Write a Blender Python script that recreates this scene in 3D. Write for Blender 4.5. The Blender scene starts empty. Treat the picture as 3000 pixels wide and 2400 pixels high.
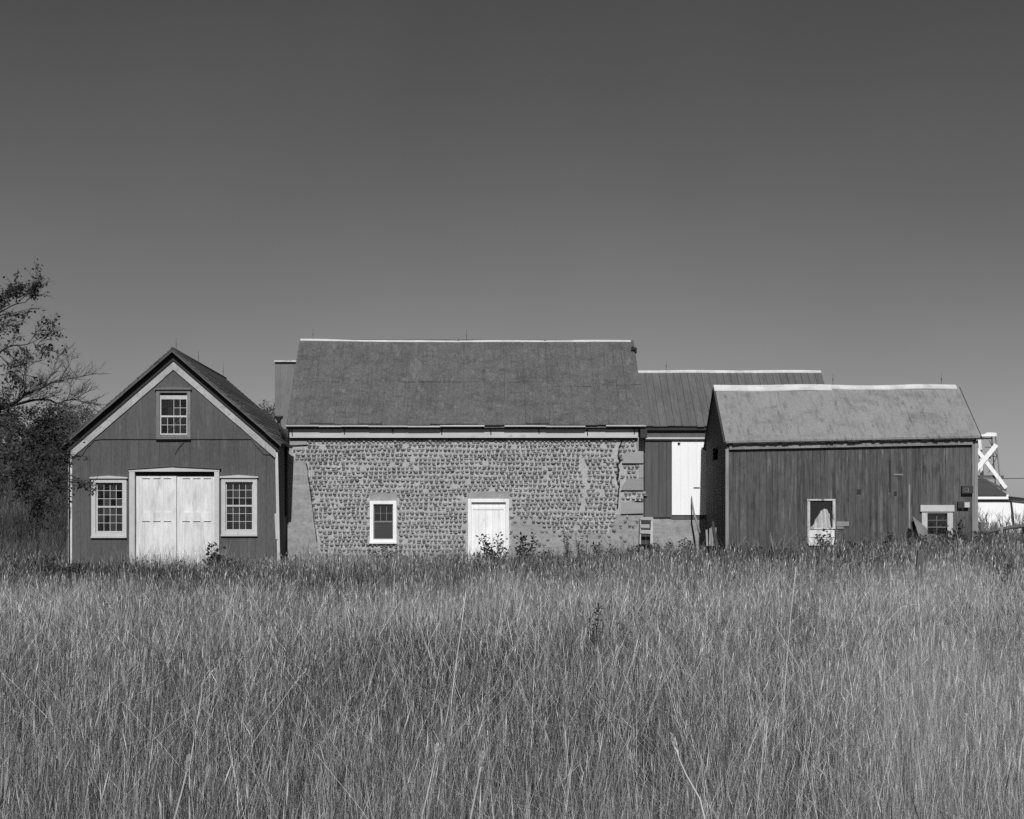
import bpy, math, random
import numpy as np
from mathutils import Vector

random.seed(11)
rng = np.random.default_rng(5)
R = math.radians
sc = bpy.context.scene
col = sc.collection
F, CX, CY, ZC = 4500.0, 1400.0, 1530.0, 1.6


def W(px, py, D):
    return ((px - CX) / F * D, D, ZC + (CY - py) / F * D)


def X(px, D):
    return (px - CX) / F * D


def Z(py, D):
    return ZC + (CY - py) / F * D


def sstep(a, b, v):
    t = min(1.0, max(0.0, (v - a) / (b - a)))
    return t * t * (3 - 2 * t)


def npstep(a, b, v):
    t = np.clip((v - a) / (b - a), 0, 1)
    return t * t * (3 - 2 * t)


def ground_z(x, y):
    x = np.asarray(x, float)
    y = np.asarray(y, float)
    z = -0.05 + 0.16 * npstep(-9, -1, x) * npstep(10, 38, y)
    z = z + 0.37 * npstep(0, 11, x) * npstep(8, 37, y)
    z = z + 0.5 * npstep(38, 52, y) * npstep(8, 15, x)
    z = z + 8.9 * npstep(46, 150, y) * npstep(-3, -16, x)
    z = z + 0.035 * np.sin(x * 0.9 + 1.3) * np.sin(y * 0.55) + 0.02 * np.sin(x * 2.1 + y * 1.3)
    return z


# ------------------------------------------------------------------ materials
def new_mat(name):
    m = bpy.data.materials.new(name)
    m.use_nodes = True
    nt = m.node_tree
    for n in list(nt.nodes):
        if n.type != 'OUTPUT_MATERIAL':
            nt.nodes.remove(n)
    return m, nt, nt.nodes.new, nt.links.new, [n for n in nt.nodes if n.type == 'OUTPUT_MATERIAL'][0]


def mth(nt, op, a, b=None, c=None, clamp=False):
    n = nt.nodes.new('ShaderNodeMath')
    n.operation = op
    n.use_clamp = clamp
    for i, v in enumerate((a, b, c)):
        if v is None:
            continue
        if isinstance(v, (int, float)):
            n.inputs[i].default_value = v
        else:
            nt.links.new(v, n.inputs[i])
    return n.outputs[0]


def noise(nt, scale, vec=(1, 1, 1), detail=4, rough=0.6):
    tc = nt.nodes.new('ShaderNodeTexCoord')
    mp = nt.nodes.new('ShaderNodeMapping')
    mp.inputs['Scale'].default_value = vec
    nt.links.new(tc.outputs['Object'], mp.inputs[0])
    n = nt.nodes.new('ShaderNodeTexNoise')
    n.inputs['Scale'].default_value = scale
    n.inputs['Detail'].default_value = detail
    n.inputs['Roughness'].default_value = rough
    nt.links.new(mp.outputs[0], n.inputs[0])
    return n.outputs[0]


def ramp(nt, fac, lo, hi):
    n = nt.nodes.new('ShaderNodeMapRange')
    n.clamp = True
    n.inputs[1].default_value = lo
    n.inputs[2].default_value = hi
    nt.links.new(fac, n.inputs[0])
    return n.outputs[0]


def mat(name, base, tone=0.0, fine=(40, (1, 1, 1), 0.15), big=(0.8, (1, 1, 1), 0.15),
        worn=None, rough=0.85, bump=0.0, bumpscale=None, spec=0.25, stain=()):
    """base grey, tone = per-piece variation, fine/big = (scale, vec, amount), worn=(scale,vec,lo,hi,value)"""
    m, nt, N, L, out = new_mat(name)
    v = base
    if tone:
        at = N('ShaderNodeAttribute')
        at.attribute_name = 'tone'
        v = mth(nt, 'MULTIPLY', mth(nt, 'MULTIPLY_ADD', at.outputs['Fac'], 2 * tone, 1 - tone), base)
    f = None
    for spec_ in (fine, big):
        if spec_:
            n = noise(nt, spec_[0], spec_[1])
            if f is None:
                f = n
            v = mth(nt, 'MULTIPLY', v, mth(nt, 'MULTIPLY_ADD', n, 4 * spec_[2], 1 - 2 * spec_[2]))
    if worn:
        n = ramp(nt, noise(nt, worn[0], worn[1], 6, 0.7), worn[2], worn[3])
        a = mth(nt, 'MULTIPLY', v, mth(nt, 'SUBTRACT', 1.0, n))
        v = mth(nt, 'ADD', a, mth(nt, 'MULTIPLY', n, worn[4]))
    for (ssc, svec, slo, shi, samt) in stain:
        n = ramp(nt, noise(nt, ssc, svec, 6, 0.7), slo, shi)
        v = mth(nt, 'MULTIPLY', v, mth(nt, 'MULTIPLY_ADD', n, samt, 1.0))
    v = mth(nt, 'MAXIMUM', v, 0.008)
    b = N('ShaderNodeBsdfPrincipled')
    cmb = N('ShaderNodeCombineColor')
    for i in range(3):
        if isinstance(v, float):
            cmb.inputs[i].default_value = v
        else:
            L(v, cmb.inputs[i])
    L(cmb.outputs[0], b.inputs['Base Color'])
    b.inputs['Roughness'].default_value = rough
    b.inputs['Specular IOR Level'].default_value = spec
    if bump and f is not None:
        bp = N('ShaderNodeBump')
        bp.inputs['Strength'].default_value = bump
        bp.inputs['Distance'].default_value = 0.01
        bn = noise(nt, bumpscale[0], bumpscale[1]) if bumpscale else f
        L(bn, bp.inputs['Height'])
        L(bp.outputs[0], b.inputs['Normal'])
    L(b.outputs[0], out.inputs[0])
    return m


VS = (1, 1, 0.045)   # stretch along z
HS = (0.06, 1, 1)
M = {}
M['barn_paint'] = mat('barn_paint', 0.085, 0.06, (34, (1, 1, .25), 0.20), (0.9, (1, 1, .5), 0.16),
                      worn=(9, (1, 1, 0.10), 0.60, 0.80, 0.17), bump=0.3,
                      stain=((14, (1, 1, .07), .50, .70, -.22), (15, (1, 1, .1), .56, .74, .35), (40, (1, 1, .5), .55, .75, .25)))
M['shed_boards'] = mat('shed_boards', 0.080, 0.13, (30, (1, 1, 0.16), 0.20), (0.8, (1, 1, .35), 0.20),
                       worn=(11, (1, 1, 0.09), 0.54, 0.80, 0.21),
                       stain=((13, (1, 1, .06), .50, .64, -.45), (15, (1, 1, .08), .56, .70, .60), (4.5, (1, 1, .5), .54, .68, -.40)), bump=0.5)
M['dark_boards'] = mat('dark_boards', 0.080, 0.14, (26, VS, 0.2), (1.1, (1, 1, .4), 0.14),
                       worn=(10, (1, 1, 0.1), 0.58, 0.8, 0.15), bump=0.3)
M['white_trim'] = mat('white_trim', 0.47, 0.06, (30, (1, 1, .3), 0.08), (2.5, (1, 1, 1), 0.10),
                      worn=(12, (1, 1, .5), 0.62, 0.80, 0.26), bump=0.2)
M['peeling_trim'] = mat('peeling_trim', 0.50, 0.08, (30, (1, 1, .3), 0.12), (2.5, (1, 1, 1), 0.12),
                        worn=(9, (1, 1, .35), 0.50, 0.62, 0.14), bump=0.3)
M['rake_trim'] = mat('rake_trim', 0.36, 0.1, (30, (1, 1, 1), 0.14), (2.5, (1, 1, 1), 0.14),
                     worn=(8, (1, 1, 1), 0.52, 0.75, 0.20), bump=0.3)
M['old_white'] = mat('old_white', 0.78, 0.05, (26, (1, 1, .12), 0.08), (1.8, (1, 1, .5), 0.10),
                     worn=(8, (1, 1, .2), 0.56, 0.80, 0.42))
M['weathered_trim'] = mat('weathered_trim', 0.17, 0.15, (30, (1, 1, .3), 0.15), (2.5, (1, 1, 1), 0.15),
                          worn=(9, (1, 1, .35), 0.52, 0.68, 0.12), bump=0.3)
M['door_white'] = mat('door_white', 0.63, 0.08, (26, (1, 1, .12), 0.12), (2.6, (1, 1, .5), 0.14),
                      worn=(7, (1, 1, .2), 0.50, 0.78, 0.36), bump=0.2)
M['bright_white'] = mat('bright_white', 0.84, 0.03, (26, (1, 1, .1), 0.03), (1.4, (1, 1, .5), 0.03),
                        worn=(9, (1, 1, .3), 0.66, 0.76, 0.55))
M['frieze'] = mat('frieze', 0.44, 0.12, (24, HS, 0.08), (1.4, (1, 1, 1), 0.12),
                  worn=(9, (.4, 1, 1), 0.58, 0.8, 0.2), bump=0.2)
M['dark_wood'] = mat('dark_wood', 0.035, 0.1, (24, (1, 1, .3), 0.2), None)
M['dark_trim'] = mat('dark_trim', 0.05, 0.2, (24, (1, 1, .6), 0.2), (2, (1, 1, 1), .2))
M['old_wood'] = mat('old_wood', 0.20, 0.2, (24, VS, 0.2), (1.4, (1, 1, 1), 0.15), bump=0.4)
M['grey_wood'] = mat('grey_wood', 0.10, 0.2, (24, (1, 1, .2), 0.2), (1.4, (1, 1, 1), 0.15), bump=0.4)
M['roof_sheet'] = mat('roof_sheet', 0.095, 0.02, (20, (1, .6, .6), 0.36), (1.3, (1, .6, .6), 0.14),
                      worn=(4.5, (1, .4, .4), 0.56, 0.82, 0.19),
                      stain=((9, (1.2, .12, .12), .50, .72, -.30), (3.1, (.6, 1, 1), .48, .70, -.32), (30, (1, .5, .5), .54, .72, .6)), rough=0.75, bump=0.35, bumpscale=(60, (1, 1, 1)))
M['wing_roof'] = mat('wing_roof', 0.105, 0.06, (34, (1, .2, .2), 0.2), (0.9, (1, .6, .6), 0.15),
                     stain=((9, (1.4, .12, .12), .48, .70, -.35), (40, (1, .5, .5), .55, .75, .4)),
                     rough=0.8, bump=0.35, bumpscale=(60, (1, 1, 1)))
M['shed_roof'] = mat('shed_roof', 0.218, 0.02, (26, (1, 1, 1), 0.22), (1.1, (1, .5, .5), 0.10),
                     worn=(5.0, (1.6, .4, .4), 0.56, 0.72, 0.09),
                     stain=((7, (1.6, .22, .22), .50, .72, -.35), (2.2, (.6, 1, 1), .50, .70, -.28), (40, (1, .6, .6), .55, .75, .3)), rough=0.85, bump=0.5, bumpscale=(50, (1, 1, 1)))
M['rear_board'] = mat('rear_board', 0.165, 0.05, (24, (1, 1, .2), 0.18), (1, (1, 1, 1), .1))
M['barn_shingle'] = mat('barn_shingle', 0.075, 0.3, (30, (1, 1, 1), 0.2), (1.1, (1, 1, 1), 0.15), rough=0.9, bump=0.4)
M['ridge_metal'] = mat('ridge_metal', 0.52, 0.12, (20, (.3, 1, 1), 0.12), (2, (1, 1, 1), 0.12),
                       worn=(6, (.4, 1, 1), 0.58, 0.75, 0.25), rough=0.5)
M['mortar'] = mat('mortar', 0.37, 0.0, (16, (1, 1, 1), 0.24), (1.0, (1, 1, 1), 0.14),
                  worn=(2.2, (1, 1, 1), 0.60, 0.80, 0.19), rough=0.95, bump=0.9, bumpscale=(30, (1, 1, 1)))
M['cobble'] = mat('cobble', 0.225, 0.55, (25, (1, 1, 1), 0.14), (1.0, (1, 1, 1), 0.12), rough=0.8, bump=0.3)
M['quoin'] = mat('quoin', 0.29, 0.15, (30, (1, 1, 1), 0.10), (2, (.5, 1, 3), 0.10), rough=0.95, bump=0.5)
M['crack'] = mat('crack', 0.018, 0, (20, (1, 1, 1), 0.1), None)
M['iron'] = mat('iron', 0.03, 0, (20, (1, 1, 1), 0.2), None, rough=0.6)
M['cloth'] = mat('cloth', 0.66, 0.2, (14, (1, 1, .3), 0.25), None)
M['bark'] = mat('bark', 0.045, 0.1, (20, (1, 1, .3), 0.25), None, bump=0.6)
M['plaster'] = mat('plaster', 0.28, 0, (24, (1, 1, 1), 0.16), (2.2, (.5, 1, 2.2), 0.20), stain=((7, (1, 1, 1), .5, .7, -.3), (3, (.4, 1, 2.5), .5, .7, .25)), rough=0.95, bump=0.6)
M['soil'] = mat('soil', 0.06, 0, (6, (1, 1, 1), 0.3), (0.2, (1, 1, 1), 0.2), rough=1.0, bump=0.5)


def glass_mat():
    m, nt, N, L, out = new_mat('window_glass')
    at = N('ShaderNodeAttribute')
    at.attribute_name = 'tone'
    tr = N('ShaderNodeBsdfTransparent')
    tr.inputs[0].default_value = (.8, .8, .8, 1)
    df = N('ShaderNodeBsdfDiffuse')
    df.inputs[0].default_value = (.045, .045, .045, 1)
    gl = N('ShaderNodeBsdfGlossy')
    gl.inputs['Roughness'].default_value = 0.08
    gl.inputs[0].default_value = (.8, .8, .8, 1)
    m1 = N('ShaderNodeMixShader')
    L(mth(nt, 'MULTIPLY_ADD', at.outputs['Fac'], 0.55, 0.02), m1.inputs[0])
    L(tr.outputs[0], m1.inputs[1])
    L(df.outputs[0], m1.inputs[2])
    m2 = N('ShaderNodeMixShader')
    m2.inputs[0].default_value = 0.06
    L(m1.outputs[0], m2.inputs[1])
    L(gl.outputs[0], m2.inputs[2])
    L(m2.outputs[0], out.inputs[0])
    return m


M['glass'] = glass_mat()


def leafy(name, lo, hi, trans=0.25):
    m, nt, N, L, out = new_mat(name)
    at = N('ShaderNodeAttribute')
    at.attribute_name = 'tone'
    v = mth(nt, 'MULTIPLY_ADD', at.outputs['Fac'], hi - lo, lo)
    cmb = N('ShaderNodeCombineColor')
    for i in range(3):
        L(v, cmb.inputs[i])
    d = N('ShaderNodeBsdfDiffuse')
    t = N('ShaderNodeBsdfTranslucent')
    L(cmb.outputs[0], d.inputs[0])
    L(cmb.outputs[0], t.inputs[0])
    mx = N('ShaderNodeMixShader')
    mx.inputs[0].default_value = trans
    L(d.outputs[0], mx.inputs[1])
    L(t.outputs[0], mx.inputs[2])
    L(mx.outputs[0], out.inputs[0])
    return m


M['grass'] = leafy('dry_grass', 0.012, 0.86, 0.05)
M['leaf'] = leafy('leaf', 0.025, 0.085)
M['weed'] = leafy('weed_leaf', 0.018, 0.085)
M['woods'] = leafy('woods', 0.06, 0.105, 0.1)
M['stalk'] = leafy('stalk', 0.25, 0.60, 0.1)


# ------------------------------------------------------------------ mesh builder
class MB:
    def __init__(self):
        self.v, self.f, self.t, self.mi, self.sm = [], [], [], [], []

    def add(self, verts, faces, tone=None, mi=0, smooth=False):
        if tone is None:
            tone = random.random()
        o = len(self.v)
        self.v += verts
        self.t += [tone] * len(verts)
        self.f += [tuple(i + o for i in f) for f in faces]
        self.mi += [mi] * len(faces)
        self.sm += [smooth] * len(faces)
        return self

    def hexa(self, p, tone=None, mi=0):
        """p: 8 points, bottom 4 ccw then top 4"""
        return self.add([tuple(q) for q in p], [(3, 2, 1, 0), (4, 5, 6, 7), (0, 1, 5, 4), (1, 2, 6, 5), (2, 3, 7, 6), (3, 0, 4, 7)], tone, mi)

    def box(self, x0, x1, y0, y1, z0, z1, tone=None, mi=0):
        return self.hexa([(x0, y0, z0), (x1, y0, z0), (x1, y1, z0), (x0, y1, z0),
                          (x0, y0, z1), (x1, y0, z1), (x1, y1, z1), (x0, y1, z1)], tone, mi)

    def beam(self, a, b, w, h=None, tone=None, mi=0, up=(0, 1, 0)):
        h = h or w
        a, b = Vector(a), Vector(b)
        d = (b - a).normalized()
        s = d.cross(Vector(up))
        if s.length < 1e-3:
            s = d.cross(Vector((1, 0, 0)))
        s.normalize()
        u = s.cross(d).normalized()
        s, u = s * w / 2, u * h / 2
        return self.hexa([a - s - u, a + s - u, a + s + u, a - s + u, b - s - u, b + s - u, b + s + u, b - s + u], tone, mi)

    def tube(self, pts, rads, n=6, tone=None, mi=0, smooth=True):
        vs, fs = [], []
        k = len(pts)
        for i in range(k):
            p = Vector(pts[i])
            d = (Vector(pts[min(i + 1, k - 1)]) - Vector(pts[max(i - 1, 0)])).normalized()
            a = d.cross(Vector((0.31, 0.95, 0.05)))
            if a.length < 1e-3:
                a = d.cross(Vector((1, 0, 0)))
            a.normalize()
            b = d.cross(a)
            for j in range(n):
                t = 2 * math.pi * j / n
                vs.append(tuple(p + (a * math.cos(t) + b * math.sin(t)) * rads[i]))
        for i in range(k - 1):
            for j in range(n):
                j2 = (j + 1) % n
                fs.append((i * n + j, i * n + j2, (i + 1) * n + j2, (i + 1) * n + j))
        fs.append(tuple(range(n))[::-1])
        fs.append(tuple((k - 1) * n + j for j in range(n)))
        return self.add(vs, fs, tone, mi, smooth)

    def prism_y(self, pts, y0, y1, tone=None, mi=0):
        """pts (x,z) polygon extruded in y"""
        n = len(pts)
        vs = [(x, y0, z) for x, z in pts] + [(x, y1, z) for x, z in pts]
        fs = [tuple(range(n)), tuple(range(2 * n - 1, n - 1, -1))]
        for i in range(n):
            j = (i + 1) % n
            fs.append((i, i + n, j + n, j))
        return self.add(vs, fs, tone, mi)

    def quad(self, a, b, c, d, tone=None, mi=0):
        return self.add([tuple(a), tuple(b), tuple(c), tuple(d)], [(0, 1, 2, 3)], tone, mi)

    def build(self, name, mats, parent=None, origin=(0, 0, 0)):
        if not isinstance(mats, (list, tuple)):
            mats = [mats]
        me = bpy.data.meshes.new(name)
        ox, oy, oz = origin
        me.from_pydata([(x - ox, y - oy, z - oz) for x, y, z in self.v], [], self.f)
        for m in mats:
            me.materials.append(m)
        a = me.attributes.new('tone', 'FLOAT', 'POINT')
        a.data.foreach_set('value', np.array(self.t, np.float32))
        me.polygons.foreach_set('material_index', np.array(self.mi, np.int32))
        me.polygons.foreach_set('use_smooth', np.array(self.sm, bool))
        me.update()
        o = bpy.data.objects.new(name, me)
        col.objects.link(o)
        if parent is not None:
            o.parent = parent
        else:
            o.location = origin
        return o


def np_mesh(name, verts, faces4, tone, mat_, smooth=False):
    me = bpy.data.meshes.new(name)
    nv, nf = len(verts), len(faces4)
    me.vertices.add(nv)
    me.vertices.foreach_set('co', verts.astype(np.float32).ravel())
    me.loops.add(nf * 4)
    me.loops.foreach_set('vertex_index', faces4.astype(np.int32).ravel())
    me.polygons.add(nf)
    me.polygons.foreach_set('loop_start', np.arange(0, nf * 4, 4, dtype=np.int32))
    me.update(calc_edges=True)
    a = me.attributes.new('tone', 'FLOAT', 'POINT')
    a.data.foreach_set('value', tone.astype(np.float32))
    me.materials.append(mat_)
    o = bpy.data.objects.new(name, me)
    col.objects.link(o)
    return o


class Thing:
    def __init__(self, name, label, cat, loc, group=None):
        o = bpy.data.objects.new(name, None)
        o.empty_display_size = 0.3
        o.location = loc
        col.objects.link(o)
        o['label'] = label
        o['category'] = cat
        if group:
            o['group'] = group
        self.o, self.loc = o, loc

    def part(self, name, mb, mats, parent=None, label=None):
        ob = mb.build(name, mats, parent or self.o, self.loc)
        if label:
            ob['label'] = label
        return ob


def boards(mb, mp, u0, u1, bot, top, holes=(), w=0.22, gap=0.006, th=0.025, rnd=0.004, jag=0.0, backing=True):
    """vertical boards; mp(u,d,z)->world, d = outward depth (proud)"""
    u = u0
    while u < u1 - 1e-4:
        ww = w * random.uniform(0.82, 1.18)
        e = min(u + ww, u1)
        if u1 - e < 0.05:
            e = u1
        cuts = sorted({u, e} | {h[0] for h in holes if u < h[0] < e} | {h[1] for h in holes if u < h[1] < e})
        tone = random.random()
        pr = random.uniform(0, rnd)
        jg = random.uniform(0, jag)
        for a, b in zip(cuts[:-1], cuts[1:]):
            c = (a + b) / 2
            a2 = a + (gap / 2 if a == u else 0)
            b2 = b - (gap / 2 if b == e else 0)
            if b2 - a2 < 0.004:
                continue
            iv = [(None, None)]
            hs = sorted([(h[2], h[3]) for h in holes if h[0] <= c <= h[1]])
            segs, lo = [], None
            for (za, zb) in hs:
                segs.append((lo, za))
                lo = zb
            segs.append((lo, None))
            for (z0, z1) in segs:
                za0 = (bot(a2) + jg, bot(b2) + jg) if z0 is None else (z0, z0)
                zb0 = (top(a2), top(b2)) if z1 is None else (z1, z1)
                if zb0[0] - za0[0] < 0.01 and zb0[1] - za0[1] < 0.01:
                    continue
                d = th + pr
                mb.hexa([mp(a2, d, za0[0]), mp(b2, d, za0[1]), mp(b2, 0, za0[1]), mp(a2, 0, za0[0]),
                         mp(a2, d, zb0[0]), mp(b2, d, zb0[1]), mp(b2, 0, zb0[1]), mp(a2, 0, zb0[0])], tone)
        u = e


def front_map(D):
    return lambda u, d, z: (u, D - d, z)


def left_map(x):      # wall facing -x ; u = y
    return lambda u, d, z: (x - d, u, z)


def right_map(x):
    return lambda u, d, z: (x + d, u, z)


def make_window(T, D, out, glassr, cas, cols, rows, cap=True, mats=('white_trim', 'white_trim'), meet=True,
                name='window', skip=(), mun=0.012, sill=True, label=None, tones=(0, 1), glass_d=0.05, capmat=None, plain_low=False):
    """out, glassr: px rects (l,t,r,b) at depth D of casing outside / glazed area. wall plane y=D, opening between"""
    l, t, r, b = X(out[0], D), Z(out[1], D), X(out[2], D), Z(out[3], D)
    gl, gt, gr, gb = X(glassr[0], D), Z(glassr[1], D), X(glassr[2], D), Z(glassr[3], D)
    c = cas
    il, it, ir, ib = l + c, t - c, r - c, b + c * 0.8
    m = MB()
    y0, y1 = D - 0.055, D - 0.002
    m.box(l, il, y0, y1, b, t)
    m.box(ir, r, y0, y1, b, t)
    m.box(il, ir, y0, y1, it, t)
    m.box(il, ir, y0 - .004, y1, b, ib)
    # reveals into the wall
    m.box(il - .012, il + 0.0, y1, D + .09, ib, it)
    m.box(ir, ir + .012, y1, D + .09, ib, it)
    win = T.part(name, m, M[mats[0]], label=label)
    if cap:
        h = 0.07
        m = MB()
        ov = .035
        mid = (l + r) / 2
        m.prism_y([(l - ov, t - .004), (r + ov, t - .004), (r + ov, t + h * .45), (mid, t + h), (l - ov, t + h * .45)], D - .10, D - .004)
        T.part('window_cap', m, M[capmat or mats[0]], win)
    if sill:
        m = MB()
        m.box(l - .01, r + .01, D - .085, D - .003, b - .045, b - .002)
        T.part('sill', m, M[mats[0]], win)
    s = MB()
    gy0, gy1 = D + .012, D + .045
    s.box(il, gl, gy0, gy1, ib, it)
    s.box(gr, ir, gy0, gy1, ib, it)
    if it - gt > .005:
        s.box(gl, gr, gy0, gy1, gt, it)
    if gb - ib > .005:
        s.box(gl, gr, gy0, gy1, ib, gb)
    zm = (gt + gb) / 2
    if meet:
        s.box(gl, gr, gy0 - .012, gy1, zm - .022, zm + .022)
    for i in range(1, cols):
        x = gl + (gr - gl) * i / cols
        if plain_low:
            s.box(x - mun / 2, x + mun / 2, gy0 + .006, gy1 - .004, zm + .022, gt)
        elif ('c', i) in skip:
            s.box(x - mun / 2, x + mun / 2, gy0 + .006, gy1 - .004, gb, zm - .022)
        else:
            s.box(x - mun / 2, x + mun / 2, gy0 + .006, gy1 - .004, gb, gt)
    for j in range(1, rows):
        if meet and j * 2 == rows:
            continue
        if plain_low and j * 2 < rows:
            continue
        z = gb + (gt - gb) * j / rows
        if ('r', j) in skip:
            s.box(gl + (gr - gl) / 2, gr, gy0 + .007, gy1 - .005, z - mun / 2, z + mun / 2)
        else:
            s.box(gl, gr, gy0 + .007, gy1 - .005, z - mun / 2, z + mun / 2)
    T.part('sash', s, M[mats[1]], win)
    g = MB()
    for i in range(cols):
        for j in range(rows):
            xa, xb = gl + (gr - gl) * i / cols, gl + (gr - gl) * (i + 1) / cols
            za, zb = gb + (gt - gb) * j / rows, gb + (gt - gb) * (j + 1) / rows
            yy = D + .03
            e = random.uniform(-.003, .003)
            if plain_low and j * 2 < rows:
                e = 0
            g.quad((xa, yy + e, za), (xb, yy - e, za), (xb, yy - e, zb), (xa, yy + e, zb), 1.6 if plain_low and j * 2 < rows else random.uniform(*tones))
    T.part('glass', g, M['glass'], win)
    return (il, ir, ib, it)


# ------------------------------------------------------------------ camera, world, sun
cam = bpy.data.cameras.new('camera')
cam.lens = 54.0
cam.sensor_width = 36.0
cam.shift_x = 100 / 3000
cam.shift_y = 330 / 3000
cam.clip_end = 6000
cam.clip_start = 0.05
co = bpy.data.objects.new('camera', cam)
co.location = (0, 0, ZC)
co.rotation_euler = (R(90), 0, 0)
col.objects.link(co)
sc.camera = co

AZ, EL = -2.0, 42.0     # sun is straight behind the camera
S = Vector((-math.sin(R(AZ)) * math.cos(R(EL)), -math.cos(R(AZ)) * math.cos(R(EL)), math.sin(R(EL))))
sun = bpy.data.lights.new('sun', 'SUN')
sun.energy = 4.2
sun.angle = R(0.5)
sun.color = (1.0, 1.0, 1.0)    # black and white film
so = bpy.data.objects.new('sun', sun)
so.rotation_euler = (-S).to_track_quat('-Z', 'Y').to_euler()
so.location = (0, -20, 40)
col.objects.link(so)

w = bpy.data.worlds.new('World')
sc.world = w
w.use_nodes = True
nt = w.node_tree
bg = nt.nodes['Background']
sky = nt.nodes.new('ShaderNodeTexSky')
sky.sky_type = 'NISHITA'
sky.sun_disc = False
sky.sun_elevation = R(EL)
sky.sun_rotation = R(180 + AZ)
sky.air_density = 1.0
sky.dust_density = 0.6
sky.ozone_density = 2.0
sep = nt.nodes.new('ShaderNodeSeparateColor')   # black and white film behind an orange filter
nt.links.new(sky.outputs[0], sep.inputs[0])
vv = mth(nt, 'ADD', mth(nt, 'MULTIPLY', sep.outputs[0], 0.85), mth(nt, 'MULTIPLY', sep.outputs[1], 0.15))
vv = mth(nt, 'MULTIPLY', mth(nt, 'POWER', vv, 1.28), 0.365)   # film contrast
cmb = nt.nodes.new('ShaderNodeCombineColor')
for i in range(3):
    nt.links.new(vv, cmb.inputs[i])
hz = nt.nodes.new('ShaderNodeTexNoise')       # thin uneven high haze
hz.inputs['Scale'].default_value = 5.0
hz.inputs['Detail'].default_value = 5
tcw = nt.nodes.new('ShaderNodeTexCoord')
nt.links.new(tcw.outputs['Generated'], hz.inputs[0])
vv = mth(nt, 'MULTIPLY', vv, mth(nt, 'MULTIPLY_ADD', hz.outputs[0], .30, .85))
for i in range(3):
    nt.links.new(vv, cmb.inputs[i])
nt.links.new(cmb.outputs[0], bg.inputs[0])
bg.inputs[1].default_value = 0.085

vs = sc.view_settings
vs.view_transform = 'Standard'
vs.look = 'None'
vs.exposure = 0
vs.gamma = 1
sc.cycles.use_denoising = False     # keep the fine grain of the grass
sc.cycles.max_bounces = 6
sc.cycles.transparent_max_bounces = 12

# ------------------------------------------------------------------ ground
gx = np.concatenate([np.linspace(-1500, -60, 14), np.linspace(-55, 45, 201), np.linspace(60, 1500, 14)])
gy = np.concatenate([np.linspace(-60, -2, 12), np.linspace(0, 60, 121), np.linspace(62, 160, 50), np.linspace(200, 3000, 14)])
GX, GY = np.meshgrid(gx, gy)
GZ = ground_z(GX, GY)
gv = np.stack([GX.ravel(), GY.ravel(), GZ.ravel()], 1)
nx, ny = len(gx), len(gy)
ii = np.arange(ny - 1)[:, None] * nx + np.arange(nx - 1)[None, :]
gf = np.stack([ii, ii + 1, ii + nx + 1, ii + nx], -1).reshape(-1, 4)
g = np_mesh('ground', gv, gf, np.full(len(gv), .5), M['soil'])
g['kind'] = 'structure'
for p in g.data.polygons:
    p.use_smooth = True


def gable_walls(T, x0, x1, y0, y1, ztop, zridge, yr, m, w=.25, left=True, right=True, back=True, holes=()):
    def top(y):
        return ztop + (zridge - ztop) * (1 - abs(y - yr) / max(yr - y0, 1e-3))
    mb = MB()
    if left:
        boards(mb, left_map(x0), y0, y1, lambda u: -.3, lambda u: max(ztop - .05, top(u)), w=w, holes=holes)
    if right:
        boards(mb, right_map(x1), y0, y1, lambda u: -.3, lambda u: max(ztop - .05, top(u)), w=w)
    if back:
        boards(mb, lambda u, d, z: (u, y1 + d, z), x0, x1, lambda u: -.3, lambda u: ztop, w=w)
    return mb


def ridge_cap(T, x0, x1, yr, zr, half, pitch, wob=0.012, th=0.02, n=24, name='ridge_cap', parent=None, widths=None):
    mb = MB()
    xs = np.linspace(x0, x1, n)
    prev = None
    for i in range(n - 1):
        a, b = xs[i], xs[i + 1]
        za = zr(a) + wob * math.sin(a * 2.3) * .6
        zb = zr(b) + wob * math.sin(b * 2.3) * .6
        hf = half if widths is None else widths((a + b) / 2)
        tn = .35 + .3 * math.sin(i * 1.7) + random.uniform(-.1, .2)
        for s in (-1, 1):
            d = hf
            mb.hexa([(a, yr, za - th), (b, yr, zb - th), (b, yr + s * d, zb - d * pitch - th), (a, yr + s * d, za - d * pitch - th),
                     (a, yr, za), (b, yr, zb), (b, yr + s * d, zb - d * pitch), (a, yr + s * d, za - d * pitch)][::1], tn)
    return T.part(name, mb, M['ridge_metal'], parent)


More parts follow.
